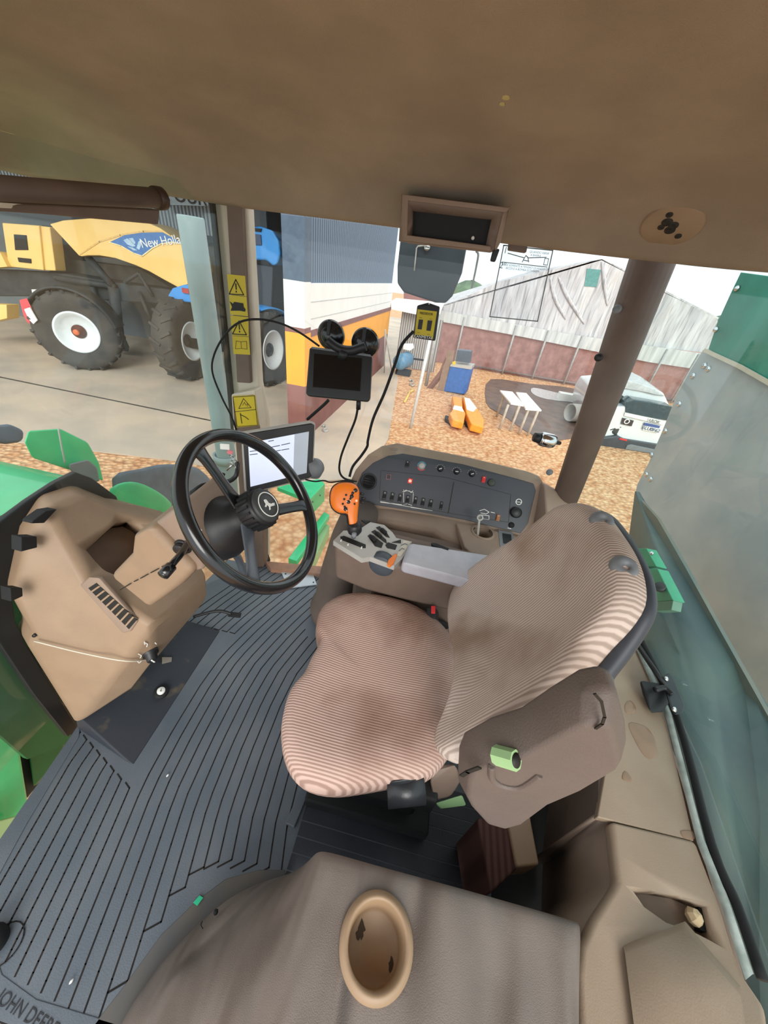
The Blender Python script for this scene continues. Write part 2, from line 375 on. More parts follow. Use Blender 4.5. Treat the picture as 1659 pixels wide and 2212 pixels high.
kb = lathe('clamp_knob', kn, (-1,-.15,.1), [(0,-.03),(.022,-.03),(.024,-.02),(.024,.012),(.02,.02),(0,.02)], CHROME, cpl, n=20)
lathe('knob_centre', kn+V((-.02,-.002,.002)), (-1,-.15,.1), [(0,0),(.018,0),(.015,.02),(0,.02)], BLACK, kb, n=12)
tube('clamp_stem', [kn+V((.02,0,0)), A(1208,957,Y=1.28)], .008, BLACK, cpl, k=0)

# ---------------------------------------------------------------- floor mat with raised bands
def dx(y):
    K = [(-.3,.16),(-.09,.10),(.1,.05),(.29,0),(.45,-.016),(.62,-.022),(.75,-.014),(.9,.028),(1.0,.062),(1.12,.11),(1.35,.21)]
    for (a,b),(c,d) in zip(K, K[1:]):
        if y <= c: return b+(d-b)*(y-a)/(c-a)
    return K[-1][1]
def sx(y): return -.20 if y > .2 else -.20+(.2-y)*(-.33)
mt_ = thing('floor_mat', 'grey black ribbed rubber mat covering the cab floor under the wheel and seat', 'mat', (-.5,.5,0))
mpoly = [V((-.985,.385,-.018)), V((-.925,.06,-.018)), V((-.865,-.13,-.018)), V((.40,-.13,-.018)), V((.46,.5,-.018)), V((.46,.95,-.018)), V((-.36,1.33,-.018)), V((-.96,1.28,-.018)), V((-1.0,.9,-.018))]
prism('mat_base', mpoly, (0,0,.0195), MAT, mt_)
def near_end(x):   # where the bands stop at the passenger seat foot / the lettering
    pts = [(-.90,.0),(-.83,-.0),(-.76,-.04),(-.70,-.08),(-.45,-.105),(-.43,-.06),(-.40,.03),(-.36,.1),(-.33,.155),(-.26,.19),(-.19,.20),(-.1,.2)]
    for (a,b),(c,d) in zip(pts, pts[1:]):
        if x <= c: return b+(d-b)*(x-a)/(c-a)
    return .2
grooves = []
for i in range(22):
    x0g = -.955+.0368*i; y0 = max(-.12, near_end(x0g+.09))
    for a, b in ([(y0, .372-.014*i), (.855+.001*i, 1.30)] if i < 8 else [(y0, 1.32)]):
        P_ = []
        n = 24
        for k in range(n+1):
            y = a+(b-a)*k/n; x = x0g+dx(y)
            if x > (-.37 if y > .95 else .2): break
            if x < -.97: continue
            P_.append(V((x, y, .0016)))
        if len(P_) > 2: 
            if i > 8 and y0 > -.1: P_ = [P_[0]+V((-.030,-.022,0))]+P_
            elif i < 8 and a > .5: P_ = [P_[0]+V((-.024,.001,0))]+P_
            elif i < 8: P_ = P_+[P_[-1]+V((-.022,.010,0))]
            grooves.append(stroke(P_, .0040, (0,0,1), False, .0004))
v, f = join(*grooves); M('mat_grooves', v, f, MATG, mt_)
# outer border and the apron round the passenger seat foot
prism('mat_border', [V((-.99,.40,-.004)), V((-.93,.06,-.004)), V((-.87,-.13,-.004)), V((-.80,-.13,-.004)), V((-.855,.0,-.004)), V((-.90,.14,-.004)), V((-.955,.36,-.004))], (0,0,.008), MAT, mt_, bevel=.002)
prism('mat_border', [V((-.87,-.135,-.004)), V((-.3,-.135,-.004)), V((-.33,-.09,-.004)), V((-.60,-.098,-.004)), V((-.70,-.085,-.004)), V((-.80,-.04,-.004))], (0,0,.007), MAT, mt_, bevel=.002)
ap = [(-.46,-.12),(-.43,-.05),(-.40,.035),(-.35,.105),(-.30,.155),(-.22,.19),(-.15,.205),(-.12,.15),(-.2,.05),(-.34,-.12)]
prism('mat_apron', [V((x,y,-.004)) for x,y in ap], (0,0,.007), mat('dusty_rubber',(80,82,84),.6,c2=(98,90,80),scale=9), mt_, bevel=.002)
mud = mat('rubber_heel_pad', (46,50,58), .55, c2=(110,98,74), scale=9, lo=.6, hi=.78, bump=.15, bscale=300)
heel = hull('heel_pad', [V((-.985,.38,0)), V((-.90,.375,.0)), V((-.725,.325,.002)), V((-.745,.86,.002)), V((-.90,.84,0)), V((-1.0,.84,0)), V((-.82,.42,.018)), V((-.82,.84,.016)), V((-.99,.4,.06)), V((-.99,.84,.06))], mud, mt_, bevel=.006)
text('raised_lettering', 'JOHN DEERE', V((-.60,-.118,.0035)), V((1,-.10,0)), V((.1,1,0)), .028, mat('embossed_rubber',(44,46,50),.7), mt_, ext=.001)
# under-seat step ribs
for i in range(6):
    y = .20+.038*i
    if i < 5: pass
v, f = join(*[boxvf((-.145,.17+.037*i,-.004),(.42,.17+.037*i+.034,.003)) for i in range(9)])
M('seat_step_ribs', v, f, mat('rubber_dark_step',(44,48,56),.5,bump=.2), mt_)
M('mat_lug', *ovf((-.168,.345,.006), (0,0,1), .03, .10, .016, V((0.12,1,0))), MAT, mt_, bevel=.003)
T('rubber_stopper', *lathevf(A(-12,2035,Z=.0), (0,0,1), [(0,0),(.028,0),(.030,.02),(.024,.045),(0,.05)], 24), BLK2, 'black round rubber stopper at the left edge of the mat by the door', 'stopper', smooth=True)
M('knob_ring_mark', *stroke([A(8,2040,Z=.0035)+V((.036*math.cos(a*.3),.036*math.sin(a*.3),0)) for a in range(21)], .0025, (0,0,1), True, .0005), MATG, mt_)
T('paper_tag', [A(*q,Z=.006) for q in [(417,1950),(431,1934),(439,1939),(426,1957)]]+[A(*q,Z=.0072) for q in [(417,1950),(431,1934),(439,1939),(426,1957)]], [[0,1,2,3],[4,5,6,7],[0,1,5,4],[1,2,6,5],[2,3,7,6],[3,0,4,7]], mat('teal_paper',(40,190,140)), 'tiny teal paper scrap lying on the ribbed mat', 'scrap')
for q, w in (((154,2120),'near the lower left of the mat'),((362,1675),'beside the middle ribs of the mat')):
    p = A(*q,Z=.007); T('seed', *lathevf(p, (0.3,1,0), [(0,-.005),(.002,-.003),(.003,0),(.002,.003),(0,.005)], 8), WHITE, 'pale seed lying '+w, 'seed', smooth=True)
bb = thing('floor_button', 'round foot button with a pale cap on the black heel pad', 'button', A(348,1492,Z=.02))
p = A(348,1495,Z=.022); lathe('button_base', p, (.3,0,1), cylp(.024,-.012,.008,.003), BLK2, bb); lathe('button_cap', p+V((.002,0,.008)), (.3,0,1), cylp(.0135,-.006,.008,.002), WHITE, bb)
text('button_mark', 'L', p+V((.005,0,.0165)), (1,.2,0), (0,1,0), .014, INK, bb)
sp = plane(A(356,1428,Z=.03), (.5,-.3,1))
kt = thing('indicator_tag', 'small square grey tag plate on the black heel pad edge', 'tag', A(356,1428,Z=.03))
prism('tag_plate', ppl('350,1420 371,1420 370,1436 350,1442', sp, .004), (0,0,-.006), mat('brown_grey_tag',(128,122,112)), kt)
prism('tag_clip', ppl('341,1416 350,1414 352,1426 344,1430', sp, .002), (0,0,-.006), BLK2, kt)
# metal plate lying at the right front
pl = thing('metal_plate', 'flat bluish metal plate with corner rivets on the floor by the front pillar', 'plate', A(650,1252,Z=.004))
prism('plate_sheet', [A(*q,Z=.012) for q in [(608,1236),(672,1228),(684,1262),(622,1270)]], (0,0,-.006), STEELP, pl)
for q in ((617,1240),(668,1233),(677,1258)): lathe('rivet', A(*q,Z=.012), (0,0,1), cylp(.004,0,.002), BLACK, pl, n=10)
# door sill ledge under the right window
struct(prism('trim_1', [A(*q,Z=.03) for q in [(572,1212),(700,1224),(696,1240),(585,1228)]], (0,0,-.05), mat('rusty_sill',(150,112,88),.7,c2=(120,96,84))))

# ---------------------------------------------------------------- front console
fc = thing('front_console', 'tan moulded front console with air vent and stowage pocket, left of the wheel', 'console', (-.85,.6,0))
cv = dict(a=(108,1097,-.985), b=(175,1066,-1.0), c=(250,1098,-.985), d=(385,1130,-.88), e=(447,1245,-.70), f=(450,1292,-.675), g=(332,1432,-.72), h=(285,1492,-.80), i=(168,1568,-.965), j=(60,1395,-1.0), k=(28,1290,-1.01), m=(60,1160,-1.0),
     p=(185,1255,-.86), q=(275,1425,-.735), s=(330,1352,-.655), t=(150,1180,-.93), u=(75,1375,-.985), r=(235,1130,-.955))
ks = list(cv); pts = [A(x,y,X=X) for x,y,X in cv.values()]; ix = {k:i for i,k in enumerate(ks)}
faces = [['m','t','a'],['a','t','r','b'],['b','r','c'],['r','d','c'],['t','p','r'],['r','p','d'],['p','s','d'],['d','s','e'],['e','s','f'],['s','g','f'],['s','q','g'],['p','q','s'],['m','k','p','t'],['k','u','q','p'],['u','j','q'],['j','i','q'],['q','i','h'],['q','h','g']]
# close the back
bk = [k for k in 'mabcdefghijk']; back = [pts[ix[k]]+V((-.10,.05,0)) for k in bk]
n0 = len(pts); pts2 = pts+[back[i] for i in range(len(bk))]
fcs = [[ix[c] for c in f_] for f_ in faces]
bk2 = [k if k != 'k' or True else k for k in bk]
outl = ['m','a','b','c','d','e','f','g','h','i','j','u','k']; back = [pts[ix[k]]+V((-.10,.05,0)) for k in outl]; pts2 = pts+back
fcs += [[ix[outl[i]], ix[outl[(i+1) % 13]], n0+(i+1) % 13, n0+i] for i in range(13)]
fcs.append([n0+i for i in range(13)])
body = M('console_body', pts2, fcs, TRIM, fc, bevel=.022, seg=4)
def tri_plane(a, b, c):
    n = (b-a).cross(c-a).normalized()
    if n.dot(CP-a) < 0: n = -n
    return (a, n)
PV = tri_plane(pts[ix['p']], pts[ix['q']], pts[ix['s']])
vf_ = prism('vent_frame', ppl('176,1262 196,1245 218,1247 300,1340 285,1362 268,1366', PV, .006), -PV[1]*.012, TRIMD, fc, bevel=.004)
prism('vent_opening', ppl('196,1268 213,1257 300,1336 283,1356', PV, .0075), -PV[1]*.003, INK, vf_)
for i in range(8):
    t = (i+.6)/8.4; a = (196+(283-196)*t, 1268+(1356-1268)*t); b = (213+(300-213)*t, 1257+(1336-1257)*t)
    pa, pb = AP(*a, PV, .009), AP(*b, PV, .009); d = (pb-pa)
    q = AP(a[0]+7, a[1]+6, PV, .005)-AP(*a, PV, .009)
    M('vent_slat', [pa, pb, pb+q, pa+q, pa-PV[1]*.002, pb-PV[1]*.002, pb+q-PV[1]*.002, pa+q-PV[1]*.002], [[0,1,2,3],[7,6,5,4],[0,4,5,1],[1,5,6,2],[2,6,7,3],[3,7,4,0]], TRIM, vf_)
# stowage pocket
PR = tri_plane(pts[ix['r']], pts[ix['p']], pts[ix['d']])
cut(body, *prism_vf(ppl('182,1188 252,1128 282,1120 304,1132 330,1160 250,1250 228,1236', PR, .05), -PR[1]*.13))
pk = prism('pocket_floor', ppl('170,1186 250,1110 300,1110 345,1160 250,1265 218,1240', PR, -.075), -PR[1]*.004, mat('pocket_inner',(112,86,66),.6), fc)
for s_ in ('68,1131 96,1130 124,1100 100,1104 72,1124','46,1160 80,1159 81,1183 46,1192','22,1270 49,1270 50,1288 24,1300'):
    prism('edge_slot', pp(s_, X=-.962), (-.03,0,0), BLK2, fc, bevel=.002)
# seam and screws
M('panel_seam', *tubevf(smoothpath([pts[ix['u']]+V((.012,-.012,.0)), (pts[ix['u']]+pts[ix['q']])/2+V((.012,-.012,.0)), pts[ix['q']]+V((.004,-.006,.004)), pts[ix['g']]+V((.0,-.004,.03))],5), .0022, 6), CREAM, fc, smooth=True)
lathe('screw', AP(76,1371, tri_plane(pts[ix['k']],pts[ix['u']],pts[ix['p']]), .003), (.4,-.8,.3), cylp(.005,-.003,.003), BLACK, fc, n=12)
PG = tri_plane(pts[ix['s']], pts[ix['g']], pts[ix['q']])
kq = AP(325,1411, PG, .0)
kk = lathe('rotary_knob', kq, PG[1], [(0,-.01),(.022,-.01),(.022,.004),(.016,.006),(.015,.024),(.012,.027),(0,.027)], BLACK, fc)
M('knob_pointer', *ovf(kq+PG[1]*.028, PG[1], .022, .004, .002, V((.6,1,.3))), WHITE, kk)
def glyph(P, lst, w, mt, par, name='white_symbol'):
    for s in lst: M(name, *stroke([AP(x,y,P,.0035) for x,y in num(s)], w, P[1], False), mt, par)
glyph(PG, ['313,1386 318,1389 316,1395','334,1386 337,1389','298,1410 305,1414 302,1419','295,1425 300,1430 306,1424','311,1384 312,1390'], .0022, WHITE, fc)
# steering column shroud
shn = A(321,1317,Y=.50)
sh = thing('steering_column', 'tan column shroud with black switch housing and stalk under the wheel', 'column', A(321,1317,Y=.52))
hub = V((-.363,.624,.922)); wn = V((.793,.025,.609)).normalized()
near = pp('283,1160 325,1137 419,1236 392,1266 321,1317 234,1247 279,1200', Y=.51)
far = [p+V((0,.20,0)) for p in near]
v, f = prism_vf(near, (0,.22,0)); sb = M('column_shroud', v, f, TRIM, sh, bevel=.018, seg=4)
PS = plane(near[0], (0,-1,0)); glyph(PS, ['262,1272 285,1258','292,1254 300,1250','306,1247 322,1238','328,1235 345,1226','352,1222 362,1217'], .0025, INK, sh, 'shroud_seam')
near2 = pp('283,1160 325,1137 372,1100 392,1112 446,1180 440,1232 419,1236', Y=.53)
M('shroud_hood', *prism_vf(near2, (0,.17,0)), TRIMD, sh, bevel=.012, seg=3)
hb = [(0,-.24),(.06,-.24),(.078,-.215),(.082,-.13),(.07,-.09),(.05,-.07),(.04,-.02),(0,-.02)]
lathe('switch_housing', hub, wn, hb, BLACK, sh, n=32)
lathe('instrument_pod', hub+V((-.15,.03,-.05)), (.75,.0,.66), [(0,-.05),(.05,-.05),(.06,-.02),(.06,.02),(.055,.03),(.05,.02),(0,.02)], BLK2, sh, n=28)
st0 = A(405,1172,Y=.545)
for i, r_ in enumerate((.026,.021,.016)): lathe('stalk_boot', st0+V((0,-.012*i,0)), (.1,-1,-.1), cylp(r_,-.006,.007,.002), BLACK, sh, n=20)
tube('indicator_stalk', [A(405,1172,Y=.53), A(392,1195,Y=.49), A(377,1213,Y=.46), A(368,1224,Y=.445), A(358,1236,Y=.43), A(351,1244,Y=.42)], [.008,.0065,.0065,.009,.012,.010]*1 if False else .0075, GLOSSB, sh, k=3)
tube('stalk_tip', [A(370,1223,Y=.447), A(352,1243,Y=.422)], .0115, GLOSSB, sh, k=0, n=12)
glyph(plane(hub-wn*.085+V((0,0,0)), wn), ['428,1150 432,1146','430,1160 434,1156'], .004, WHITE, sh)

# ---------------------------------------------------------------- steering wheel
sw = thing('steering_wheel', 'black three spoke steering wheel with round emblem hub', 'steering wheel', hub-wn*.03)
wa, wb, _ = frame(wn)
def wc(R, n=72): return [hub+(wa*math.cos(2*math.pi*i/n)+wb*math.sin(2*math.pi*i/n))*R for i in range(n)]
v, f = lathevf(hub, wn, [(.19+.015*math.cos(a)*(.95), .0165*math.sin(a)) for a in [2*math.pi*i/14 for i in range(14)]], 96, closed=True)
M('wheel_rim', v, f, GLOSSB, sw, smooth=True)
WP = (hub, wn)
def onw(px, py): return AP(px, py, WP, 0)
for (q0, q1, drop, label) in (((462,1085),(418,965),.0,None), ((545,1118),(655,1092),.0,None), ((500,1165),(545,1262),.0,'grey metal lower spoke')):
    e = onw(*q1); d = (e-hub).normalized(); s_ = wn.cross(d); L_ = .186
    rows = []
    for t, hgt, w in ((.03,-.035,.024),(.06,-.03,.020),(.11,-.016,.0165),(.15,-.006,.0165),(.172,.0,.019),(.186,.0,.028)):
        c = hub+d*t+wn*hgt; rows.append([c+s_*w+wn*.004, c+s_*w*.6+wn*.008, c-s_*w*.6+wn*.008, c-s_*w+wn*.004, c-s_*w*.7-wn*.006, c+s_*w*.7-wn*.006, c+s_*w+wn*.004])
    vg, fg = gridvf(rows); o = M('spoke', vg, fg, GLOSSB if not label else mat('grey_spoke',(92,98,106),.35), sw, smooth=True, sub=1)
    if label: o['label'] = label
hc = hub+wn*.012
col = lathe('hub_collar', hc, wn, [(0,-.07),(.030,-.07),(.036,-.05),(.044,-.035),(.046,-.01),(.046,.006),(.040,.012),(0,.012)], BLACK, sw, n=40)
gv = []
for i in range(20):
    a = 2*math.pi*i/20; d = wa*math.cos(a)+wb*math.sin(a); gv.append(ovf(hc+d*.046-wn*.014, wn, .006, .008, .034, d))
M('grip_ridges', *join(*gv), BLK2, sw)
cap = lathe('hub_cap', hc, wn, [(0,.008),(.041,.008),(.041,.015),(.037,.019),(0,.020)], mat('hub_cap_grey',(58,60,60),.5), sw, n=40)
WP2 = (hc+wn*.0205, wn)
v, f = lathevf(hc+wn*.0205, wn, [(.0285,0),(.031,0),(.031,.0008),(.0285,.0008)], 40, closed=True); M('emblem_ring', v, f, WHITE, cap)
ec = hc+wn*.021; ex = (RT-wn*RT.dot(wn)).normalized(); ey = wn.cross(ex)
deer = [(-.016,.001),(-.012,.006),(-.008,.006),(-.001,.003),(.006,.006),(.010,.012),(.016,.016),(.013,.010),(.018,.012),(.014,.006),(.010,.002),(.006,-.004),(.009,-.010),(.006,-.014),(.003,-.006),(-.003,-.004),(-.004,-.012),(-.008,-.014),(-.008,-.005),(-.013,-.002)]
M('leaping_deer_emblem', *prism_vf([ec+ex*x+ey*y for x,y in deer], wn*.0012), WHITE, cap)

# ---------------------------------------------------------------- tablet display on the pillar
PD = plane(A(605,985,Y=1.04), (.46,-.84,.30))
ds = thing('display_monitor', 'large tablet display showing a white page, mounted on the front pillar', 'monitor', A(605,1060,Y=1.06))
prism('monitor_housing', ppl('520,934 672,909 682,914 677,1030 671,1035 535,1068 528,1062', PD, -.002), -PD[1]*.03, SILV, ds, bevel=.006)
prism('monitor_bezel', ppl('524,938 672,914 679,918 674,1028 668,1032 538,1064 533,1060', PD, .003), -PD[1]*.006, BLACK, ds, bevel=.003)
scr = prism('screen', ppl('536,957 667,932 662,1021 541,1051', PD, .004), -PD[1]*.002, mat('lit_screen',(188,196,216),.3,emit=.55,var=.02), ds)
prism('screen_sidebar', ppl('636,938 667,932 662,1021 633,1028', PD, .0046), -PD[1]*.001, mat('lit_grey',(150,158,168),.3,emit=.4,var=.02), scr)
glyph(PD, ['580,953 591,951','584,966 604,962','608,961 626,957','540,975 560,972','540,982 556,980','596,974 606,972','608,972 624,969'], .0025, mat('screen_ink',(50,54,70)), scr, 'screen_text')
lathe('ball_mount', A(676,1012,Y=1.10), (.3,.8,0), [(0,-.03),(.03,-.025),(.042,0),(.03,.03),(0,.035)], GREY, ds)
tube('mount_arm', [A(645,1030,Y=1.08), A(600,1010,Y=1.2), A(560,1000,Y=1.27)], .012, BLACK, ds, k=3)
tube('cable', [A(660,1036,Y=1.05), A(680,1040,Y=1.05), A(700,1038,Y=1.08), A(715,1042,Y=1.12), A(745,1038,Y=1.15), A(770,1040,Y=1.2)], .0028, BLK2, ds)
# keys on the pillar hook
ky = thing('key_bunch', 'bunch of keys with pink tag hanging from a black hook by the monitor', 'keys', A(492,1040,Y=1.12))
M('key_fob', *ovf(A(486,965,Y=1.12), (.3,-1,.3), .035, .022, .008), WHITE, ky, bevel=.002)
M('pink_tag', *ovf(A(497,977,Y=1.12), (.3,-1,.3), .02, .016, .004, V((.4,0,1))), mat('pink_tag',(220,120,130)), ky)
for i, q in enumerate(((500,985),(506,995),(500,1003),(508,1010))):
    v, f = lathevf(A(*q,Y=1.12), (random.uniform(-1,1),-1,random.uniform(-.5,.5)), [(.009+.002*math.cos(t),.002*math.sin(t)) for t in [0,1.57,3.14,4.71]], 16, closed=True); M('key_ring', v, f, CHROME, ky, smooth=True)
tube('key_blade', [A(503,1003,Y=1.115), A(490,1016,Y=1.11)], .0035, CHROME, ky, k=0)
tube('hook', [A(512,1000,Y=1.15), A(513,1014,Y=1.12), A(508,1030,Y=1.10), A(493,1040,Y=1.10), A(480,1034,Y=1.10), A(482,1022,Y=1.11)], .009, BLACK, ky)

# ---------------------------------------------------------------- GPS screen with suction cups
PGp = plane(A(735,812,Y=1.27), (.06,-.94,.34))
gp = thing('navigation_screen', 'black satellite navigation screen on twin suction cups against the side window', 'screen', A(735,865,Y=1.27))
prism('screen_housing', ppl('668,752 674,749 800,766 804,771 799,862 794,868 666,856 660,850', PGp, 0), -PGp[1]*.025, BLACK, gp, bevel=.005)
prism('screen_glass', ppl('679,764 782,774 778,845 676,836', PGp, .0015), -PGp[1]*.002, mat('dead_screen',(14,15,17),.15), gp)
prism('top_highlight_strip', ppl('674,749 800,766 803,771 672,753', PGp, .001), -PGp[1]*.02, GREY, gp)
for q in ((714,725),(788,742)):
    c = A(*q, Y=1.345)
    lathe('suction_cup', c, (0,-1,0), [(0,-.004),(.052,-.006),(.048,.004),(.036,.008),(.030,.016),(.018,.024),(0,.024)], GLOSSB, gp, n=32)
    M('cup_lever', *ovf(c+V((0,-.022,.028)), (0,-1,.2), .012, .05, .01), BLACK, gp, bevel=.003)
b_ = [A(*q, Y=1.30) for q in ((708,735),(724,748),(742,756),(762,757),(778,752),(790,748))]
tube('cup_bridge', b_, .016, BLACK, gp, n=10)
tube('bridge_stem', [A(745,756,Y=1.30), A(740,775,Y=1.30)], .02, BLACK, gp, k=0)
tube('power_cable', [A(775,866,Y=1.285), A(768,905,Y=1.28), A(752,945,Y=1.28), A(737,985,Y=1.29), A(733,1015,Y=1.29), A(742,1032,Y=1.28), A(765,1040,Y=1.28)], .0045, BLK2, gp)
tube('cable_plug', [A(775,862,Y=1.283), A(774,884,Y=1.283)], .009, BLACK, gp, k=0)
tube('side_cable', [A(710,862,Y=1.285), A(700,872,Y=1.285), A(688,886,Y=1.29), A(662,908,Y=1.30)], [.009]*19, BLK2, gp) if False else tube('side_cable', [A(710,864,Y=1.285), A(698,876,Y=1.285), A(664,906,Y=1.30)], .006, BLK2, gp)
T('antenna_cable', *tubevf(smoothpath([A(690,748,Y=1.30), A(650,720,Y=1.28), A(610,700,Y=1.26), A(565,690,Y=1.24), A(520,695,Y=1.22), A(487,722,Y=1.22), A(463,765,Y=1.22), A(459,805,Y=1.22), A(480,860,Y=1.23), A(500,900,Y=1.24), A(514,940,Y=1.25)],6), .0035, 8), BLK2, 'thin black cable looping from the navigation screen round the front pillar', 'cable', smooth=True)

# ---------------------------------------------------------------- yellow counter on the side window
PC = plane(A(918,695,Y=1.33), (0.0,-1,0.12))
ct = thing('counter_box', 'yellow and black CANMETAL monitor box stuck to the side window', 'counter', A(912,733,Y=1.33))
prism('box_case', ppl('901,660 924,654 950,663 940,737 892,730', PC, 0), (0,.02,0), BLACK, ct, bevel=.004)
prism('yellow_face', ppl('902,668 944,673 935,732 895,728', PC, .001), (0,.004,0), YEL, ct)
PC2 = (PC[0]+PC[1]*.0022, PC[1])
for q in ('905,690 914,691 911,712 902,711','924,692 934,693 930,715 921,714'): prism('readout_window', ppl(q, PC, .002), (0,.003,0), BLACK, ct)
prism('name_strip', ppl('898,723 932,727 931,733 897,730', PC, .002), (0,.003,0), BLACK, ct)
xd = AP(932,727,PC)-AP(898,723,PC); yd = AP(915,700,PC)-AP(913,725,PC)
text('name_text', 'CANMETAL', AP(914.5,728.3,PC,.0035), xd, yd, .0125, WHITE, ct, .0003)
text('top_text', 'MEDIDOR', AP(921,678,PC,.003), xd, yd, .010, INK, ct, .0003)
for q,s_ in (((909,684),'ESQ'),((931,687),'DIR'),((905,716),'SEM'),((926,720),'ADU')): text('small_text', s_[:0]+'...', AP(*q,PC,.003), xd, yd, .014, INK, ct, .0003)
lathe('mounting_hole', AP(927,656.5,PC,.001), PC[1], cylp(.0022,0,.0015), WHITE, ct, n=10)
T('counter_cable', *tubevf(smoothpath([A(893,716,Y=1.31), A(868,745,Y=1.29), A(852,790,Y=1.28), A(830,850,Y=1.28), A(806,905,Y=1.28), A(795,950,Y=1.29), A(793,965,Y=1.30), A(780,985,Y=1.31), A(762,1008,Y=1.30), A(755,1030,Y=1.28)],6), .0055, 8), BLK2, 'thick black cable curving down from the yellow monitor box to the side console', 'cable', smooth=True)

# ---------------------------------------------------------------- things on the headliner
PO = plane(A(975,480,Y=1.12), (0,-1,.06))
oc = thing('overhead_housing', 'brown radio housing with an empty black opening hanging under the headliner', 'radio housing', A(975,530,Y=1.12))
v, f = prism_vf(ppl('868,420 1100,449 1083,520 1068,541 1060,540 866,518', PO, 0), (0,.10,0))
ob = M('housing_shell', v, f, DARKB, oc, bevel=.006)
cut(ob, *prism_vf(ppl('891,455 1062,474 1049,532 889,512', PO, .02), (0,.10,0)))
prism('opening_back', ppl('890,453 1064,472 1051,534 888,514', PO, -.018), (0,.006,0), mat('deep_black',(8,8,10),.6), oc)
v, f = join(*[prism_vf(ppl(q, PO, .004), (0,.02,0)) for q in ('868,420 1100,449 1095,460 882,434','868,420 882,434 880,514 866,519','1100,449 1086,461 1068,535 1072,541 1083,520','866,519 880,508 1060,532 1060,541')])
M('housing_frame', v, f, TRIMD, oc, bevel=.002)
lathe('indicator_lamp', AP(1022,512,PO,-.016), (0,-1,0), cylp(.004,0,.004), WHITE, oc, n=12)
T('window_catch', *prism_vf([A(*q,Y=1.30) for q in [(1101,512),(1143,518),(1137,546),(1098,540)]], (0,.03,0)), DARKB, 'small square brown catch above the instruction sticker on the side window', 'catch', bevel=.003)
T('visor_hook', *prism_vf([A(*q,Y=1.14) for q in [(1066,536),(1080,538),(1070,566),(1059,564)]], (0,.02,0)), BLACK, 'small black hook under the right end of the radio housing', 'hook', bevel=.003)
sk = thing('speaker_vent', 'round tan roof vent with clustered holes at the right of the headliner', 'roof vent', A(1450,487,Y=1.12))
c, nn = on_ceiling(1451,487)
lathe('vent_disc', c, nn, [(0,-.012),(.062,-.012),(.062,.002),(.057,.006),(0,.006)], TRIM, sk, n=40)
SPp = (c+nn*.0065, nn)
for x,y,r_ in ((1441,480,.011),(1447,497,.011),(1455,487,.010),(1446,464,.007),(1428,491,.007),(1465,510,.007)):
    lathe('vent_hole', AP(x,y,SPp), nn, cylp(r_,-.002,.0012), INK, sk, n=16)
for q_, w_ in (((1093,210),'larger'),((1085,224),'smaller')):
    c_, n__ = on_ceiling(*q_); T('paint_fleck', *lathevf(c_, n__, cylp(.006 if w_=='larger' else .0045,-.001,.0012), 7), mat('fleck',(190,176,120)), w_+' pale fleck on the tan headliner', 'fleck')
# roller blind
bl = thing('roller_blind', 'brown rolled sun blind across the top of the windscreen', 'sun blind', A(200,430,X=-.86))
r0, r1 = A(-120,385,X=-.90), A(338,428,X=-.84)
r0, r1 = A(-120,402,X=-.90), A(336,428,X=-.85)
tube('blind_roll', [r0, r1], .021, DARKB, bl, k=0, n=24)
e_ = (r1-r0).normalized(); lathe('end_cap', r1, e_, [(0,0),(.025,0),(.025,.022),(.02,.027),(0,.027)], mat('cap_brown',(70,52,42),.4), bl)
prism('blind_bar', [A(-60,432,X=-.87), A(325,450,X=-.83), A(322,482,X=-.83), A(60,458,X=-.86), A(-60,450,X=-.87)], (.02,.01,0), DARKB, bl, bevel=.003)
prism('pull_tab', [A(*q,X=-.85) for q in [(-20,436),(60,442),(52,452),(-20,448)]], (.004,-.004,0), CREAM, bl)

# ---------------------------------------------------------------- side console with switch panel
PP_ = plane(A(960,985,Y=1.38), ((A(1130,1150,Y=1.24)-A(790,1085,Y=1.24)).cross(A(960,985,Y=1.38)-A(960,1130,Y=1.24))))
if PP_[1].dot(CP-PP_[0]) < 0: PP_ = (PP_[0], -PP_[1])
sc = thing('side_console', 'brown side console with charcoal panel of switches and knobs under the window', 'console', A(960,1150,Y=1.24))
outer = '744,1100 752,1050 768,1015 795,982 825,963 858,957 1000,985 1140,1018 1165,1028 1176,1045 1172,1080 1150,1160 1138,1215'
prism('panel_surround', ppl(outer, PP_, 0), -PP_[1]*.05, TRIMD, sc, bevel=.012, seg=3)
inner = '770,1098 768,1055 782,1022 806,1000 838,985 870,980 1000,1003 1130,1038 1152,1045 1157,1060 1140,1130 1124,1152 1000,1122 900,1104 792,1088'
panel = prism('switch_panel', ppl(inner, PP_, .004), -PP_[1]*.006, PANEL, sc, bevel=.002)
def pl3(s, off=.006): return ppl(s, PP_, off)
def pc(x, y, off=.005): return AP(x, y, PP_, off)
line('panel_groove', ['823,1016 962,1031 1103,1068 1098,1128 980,1110 900,1095 820,1078'], .0015, PP_, .0042, INK, panel)
line('panel_divider', ['980,1042 968,1108'], .004, PP_, .0042, INK, panel, False)
pn = PP_[1]; panx = (pc(1000,1040)-pc(900,1020)).normalized(); pany = pn.cross(panx)
v_ = lathe('air_vent', pc(797,1040,.004), pn, [(0,-.004),(.036,-.004),(.036,.004),(.031,.006),(.029,.002),(0,.002)], BLACK, sc, n=32)
M('vent_louvre', *join(*[ovf(pc(797,1040,.008)+pany*k*.012, (pn+pany*.4), .044-abs(k)*.008, .003, .012, pany) for k in (-1.3,-.4,.4,1.3)]), BLK2, v_)
